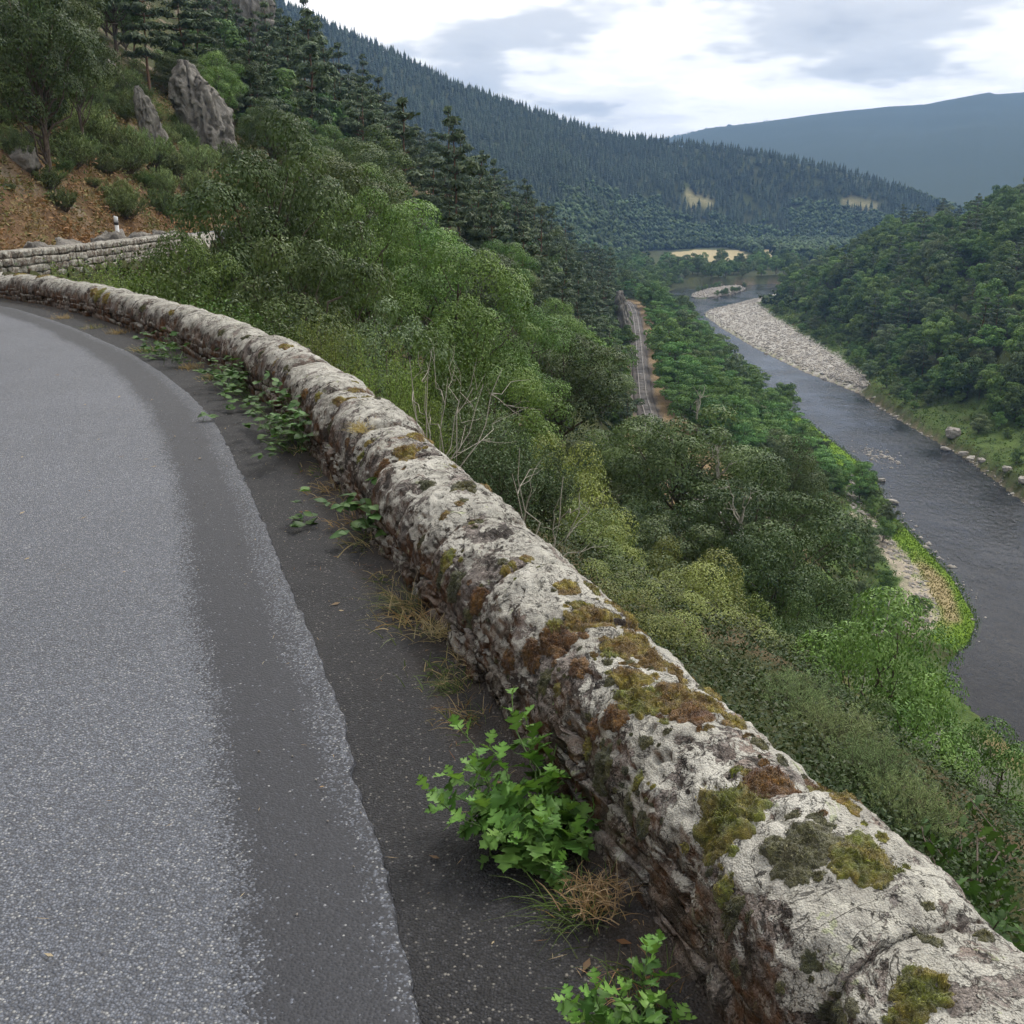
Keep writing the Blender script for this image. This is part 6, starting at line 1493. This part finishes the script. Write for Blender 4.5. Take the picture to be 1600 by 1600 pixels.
def grass_tuft(base, n, length, cols, label, seed, lean=(0, 0), w=0.0018, spread=0.04):
    rg = np.random.default_rng(seed); V, Fq, C = [], [], []
    for k in range(n):
        a = rg.random() * 6.28; d = np.array([math.cos(a) * rg.uniform(0.2, 1.1) + lean[0], math.sin(a) * rg.uniform(0.2, 1.1) + lean[1], rg.uniform(0.5, 1.3)]); d = unit(d); L = length * rg.uniform(0.45, 1.15); b = np.array([rg.normal() * spread, rg.normal() * spread, -0.01])
        sd_ = unit(np.cross(d, [rg.normal(), rg.normal(), 0.3])) * w; c = np.array(cols[rg.integers(len(cols))]) * rg.uniform(0.75, 1.25); i0 = len(V)
        for q in range(4):
            t = q / 3; p_ = b + d * L * t + np.array([0, 0, -1]) * L * 0.42 * t ** 2; ww = sd_ * (1 - t * 0.85); V += [p_ - ww, p_ + ww]; C += [c, c]
        Fq += [(i0 + 2 * q, i0 + 2 * q + 1, i0 + 2 * q + 3, i0 + 2 * q + 2) for q in range(3)]
    g = Geo(); g.add(np.array(V), np.array(Fq), np.array(C)); return tag(obj("grass_tuft", g.mesh("grass_tuft", DRY, True), None, base), label, "grass tuft")
GR, ST, GG = (0.10, 0.15, 0.05), (0.42, 0.34, 0.20), (0.16, 0.19, 0.10)
grass_tuft(road_pt(640, 950), 150, 0.26, [GG, GG, ST, (0.2, 0.2, 0.12)], "grey-green grass tuft with long straws leaning onto the verge", 51, (-0.5, -0.1))
grass_tuft(road_pt(695, 985, 0.03), 130, 0.13, [ST, (0.5, 0.42, 0.28)], "straw-coloured dry grass tuft at the wall foot", 52, (0, -0.2))
grass_tuft(road_pt(715, 1075), 120, 0.16, [GG, ST, GR], "grey-green grass tuft at the wall foot above the bushy weed", 53, (-0.4, -0.1))
grass_tuft(road_pt(742, 1030, 0.04), 60, 0.10, [ST], "small dry grass tuft between two green tufts at the wall foot", 54)
grass_tuft(road_pt(735, 1120), 110, 0.12, [(0.30, 0.2, 0.11), ST, GR], "brownish grass tuft just above the bushy weed", 55, (-0.3, -0.2))
grass_tuft(road_pt(930, 1400, 0.04), 220, 0.11, [(0.34, 0.24, 0.14), (0.45, 0.34, 0.21), (0.28, 0.19, 0.11)], "dry tan grass tuft below the bushy weed against the wall", 56, (0.0, -0.2))
grass_tuft(road_pt(905, 1420), 130, 0.20, [GR, GG, (0.12, 0.2, 0.05)], "green grass tuft with long blades in front of the dry tan tuft", 57, (-0.5, -0.2))
grass_tuft(road_pt(1000, 1560), 90, 0.16, [(0.35, 0.22, 0.12), GR], "mixed dry grass tuft behind the bottom-edge weed", 58, (-0.2, -0.1))
s_, t_, d_ = on_coping(568, 672); pc = coping_surf(np.array([s_]), np.array([t_]))[0]
grass_tuft(pc, 130, 0.14, [ST, (0.46, 0.36, 0.16)], "golden dry grass tuft growing on top of the wall", 59, (-0.3, -0.2), 0.0018, 0.03)
rt = np.random.default_rng(64)
for i, (px, py) in enumerate([(530, 765), (545, 790), (505, 735), (560, 815), (585, 850), (620, 905), (655, 960), (670, 985), (705, 1050), (390, 605), (345, 590), (480, 705), (300, 575), (330, 590), (230, 548), (100, 497), (150, 512), (60, 470), (185, 520), (20, 458)]):
    grass_tuft(road_pt(px, py), 90, rt.uniform(0.10, 0.18), [[ST, (0.4, 0.28, 0.15)], [GG, ST], [GR, ST]][i % 3], "small dry grass tuft in the joint between verge and the curving wall", 640 + i, (-0.2, -0.2), 0.003, 0.07)["group"] = "small grass tufts along the wall foot"
# oak sapling below the wall, lower right
for i, (px, py, d, spec, lab) in enumerate([
    (1520, 1480, 4.3, [(1450, 1310, 0.1), (1500, 1290, 0.3), (1550, 1300, 0.4), (1590, 1340, 0.2), (1470, 1360, 0.0), (1530, 1360, 0.1), (1580, 1400, 0.0), (1440, 1290, 0.4), (1600, 1420, -0.1), (1560, 1440, -0.1)], "oak sapling with lobed leaves at the right edge just below the wall"),
    (1580, 1560, 3.9, [(1520, 1420, 0.1), (1570, 1430, 0.2), (1610, 1460, 0.1), (1540, 1470, 0.0), (1590, 1500, 0.0), (1640, 1480, 0.1)], "oak sapling lowest at the right edge behind the white lichened coping"),
    (1480, 1420, 5.6, [(1430, 1290, 0.1), (1470, 1270, 0.2), (1520, 1265, 0.3), (1560, 1280, 0.2), (1500, 1310, 0.0), (1590, 1290, 0.3), (1545, 1330, 0.0)], "oak sapling behind the nearest one at the right edge")]):
    db = hit_near(px, py, 1.6, 12); b = at_d(px, py, db); b[2] = gz(b[0], b[1])
    tips = [at_d(qx, qy, hit_near(qx, qy, 1.6, 12) - 0.10 - 0.12 * ((k * 7) % 5)) for k, (qx, qy, _) in enumerate(spec)]
    leafy_plant("oak_sapling", b, tips, 0.075, OAKL, lab, 66 + i, 16, "sapling", 0.005, None, BARK)
# fallen leaves, straws and needles on the verge
rg = np.random.default_rng(70); n = 2000; s = rg.uniform(2.6, 24, n) ** 1.0; off = np.abs(rg.normal(size=n)) * 0.16 + 0.0; P = NEAR.xyz(s, -off, np.full(n, -0.012) + road_drop(s) + rg.uniform(0, 0.006, n))
a = rg.random(n) * 6.28; L = rg.uniform(0.015, 0.06, n); W = np.where(rg.random(n) < 0.88, 0.0022, L * 0.35); ax = np.stack([np.cos(a), np.sin(a), rg.normal(size=n) * 0.12], -1)
C = pick([(0.20, 0.085, 0.04), (0.19, 0.115, 0.06), (0.38, 0.31, 0.2), (0.11, 0.06, 0.035)], rg.random(n))
g = Geo(); g.add(*leaf_quads(P, unit(np.stack([rg.normal(size=n) * 0.2, rg.normal(size=n) * 0.2, np.ones(n)], -1)), L, W, rg, C, ax))
n = 260; s = rg.uniform(2.6, 14, n); off = rg.uniform(0.2, 3.0, n); P = NEAR.xyz(s, -off, np.where(off < 0.56, -0.014, 0.008) + 0 * s)
a = rg.random(n) * 6.28; L = rg.uniform(0.012, 0.045, n); ax = np.stack([np.cos(a), np.sin(a), 0 * a], -1)
g.add(*leaf_quads(P, np.tile((0, 0, 1.0), (n, 1)) + rg.normal(size=(n, 3)) * 0.1, L, np.where(rg.random(n) < 0.75, 0.0022, L * 0.4), rg, pick([(0.34, 0.22, 0.11), (0.45, 0.38, 0.26), (0.2, 0.12, 0.07)], rg.random(n)), ax))
tag(obj("leaf_litter", g.mesh("leaf_litter", DRY, False)), "dry straws, needles and brown leaves scattered along the verge", "leaf litter", None, "stuff")
n = 300; s = rg.uniform(2.4, 12, n); off = rg.uniform(0.02, 0.9, n); z = np.where(off < 0.53, -STEP + 0.004, 0.003)
V = OC[None] * rg.uniform(0.0015, 0.0045, (n, 1, 1)) * (1 + rg.normal(size=(n, 6, 1)) * 0.2); P = NEAR.xyz(s, -off, z)
tag(obj("road_grit", mesh_from("road_grit", (V + P[:, None]).reshape(-1, 3), (OF[None] + 6 * np.arange(n)[:, None, None]).reshape(-1, 3), False, None, [BOULDER])), "loose pale grit scattered on the verge and road edge", "grit", None, "stuff")
q = road_pt(258 * 1.0 + 102, 690, 0.0)
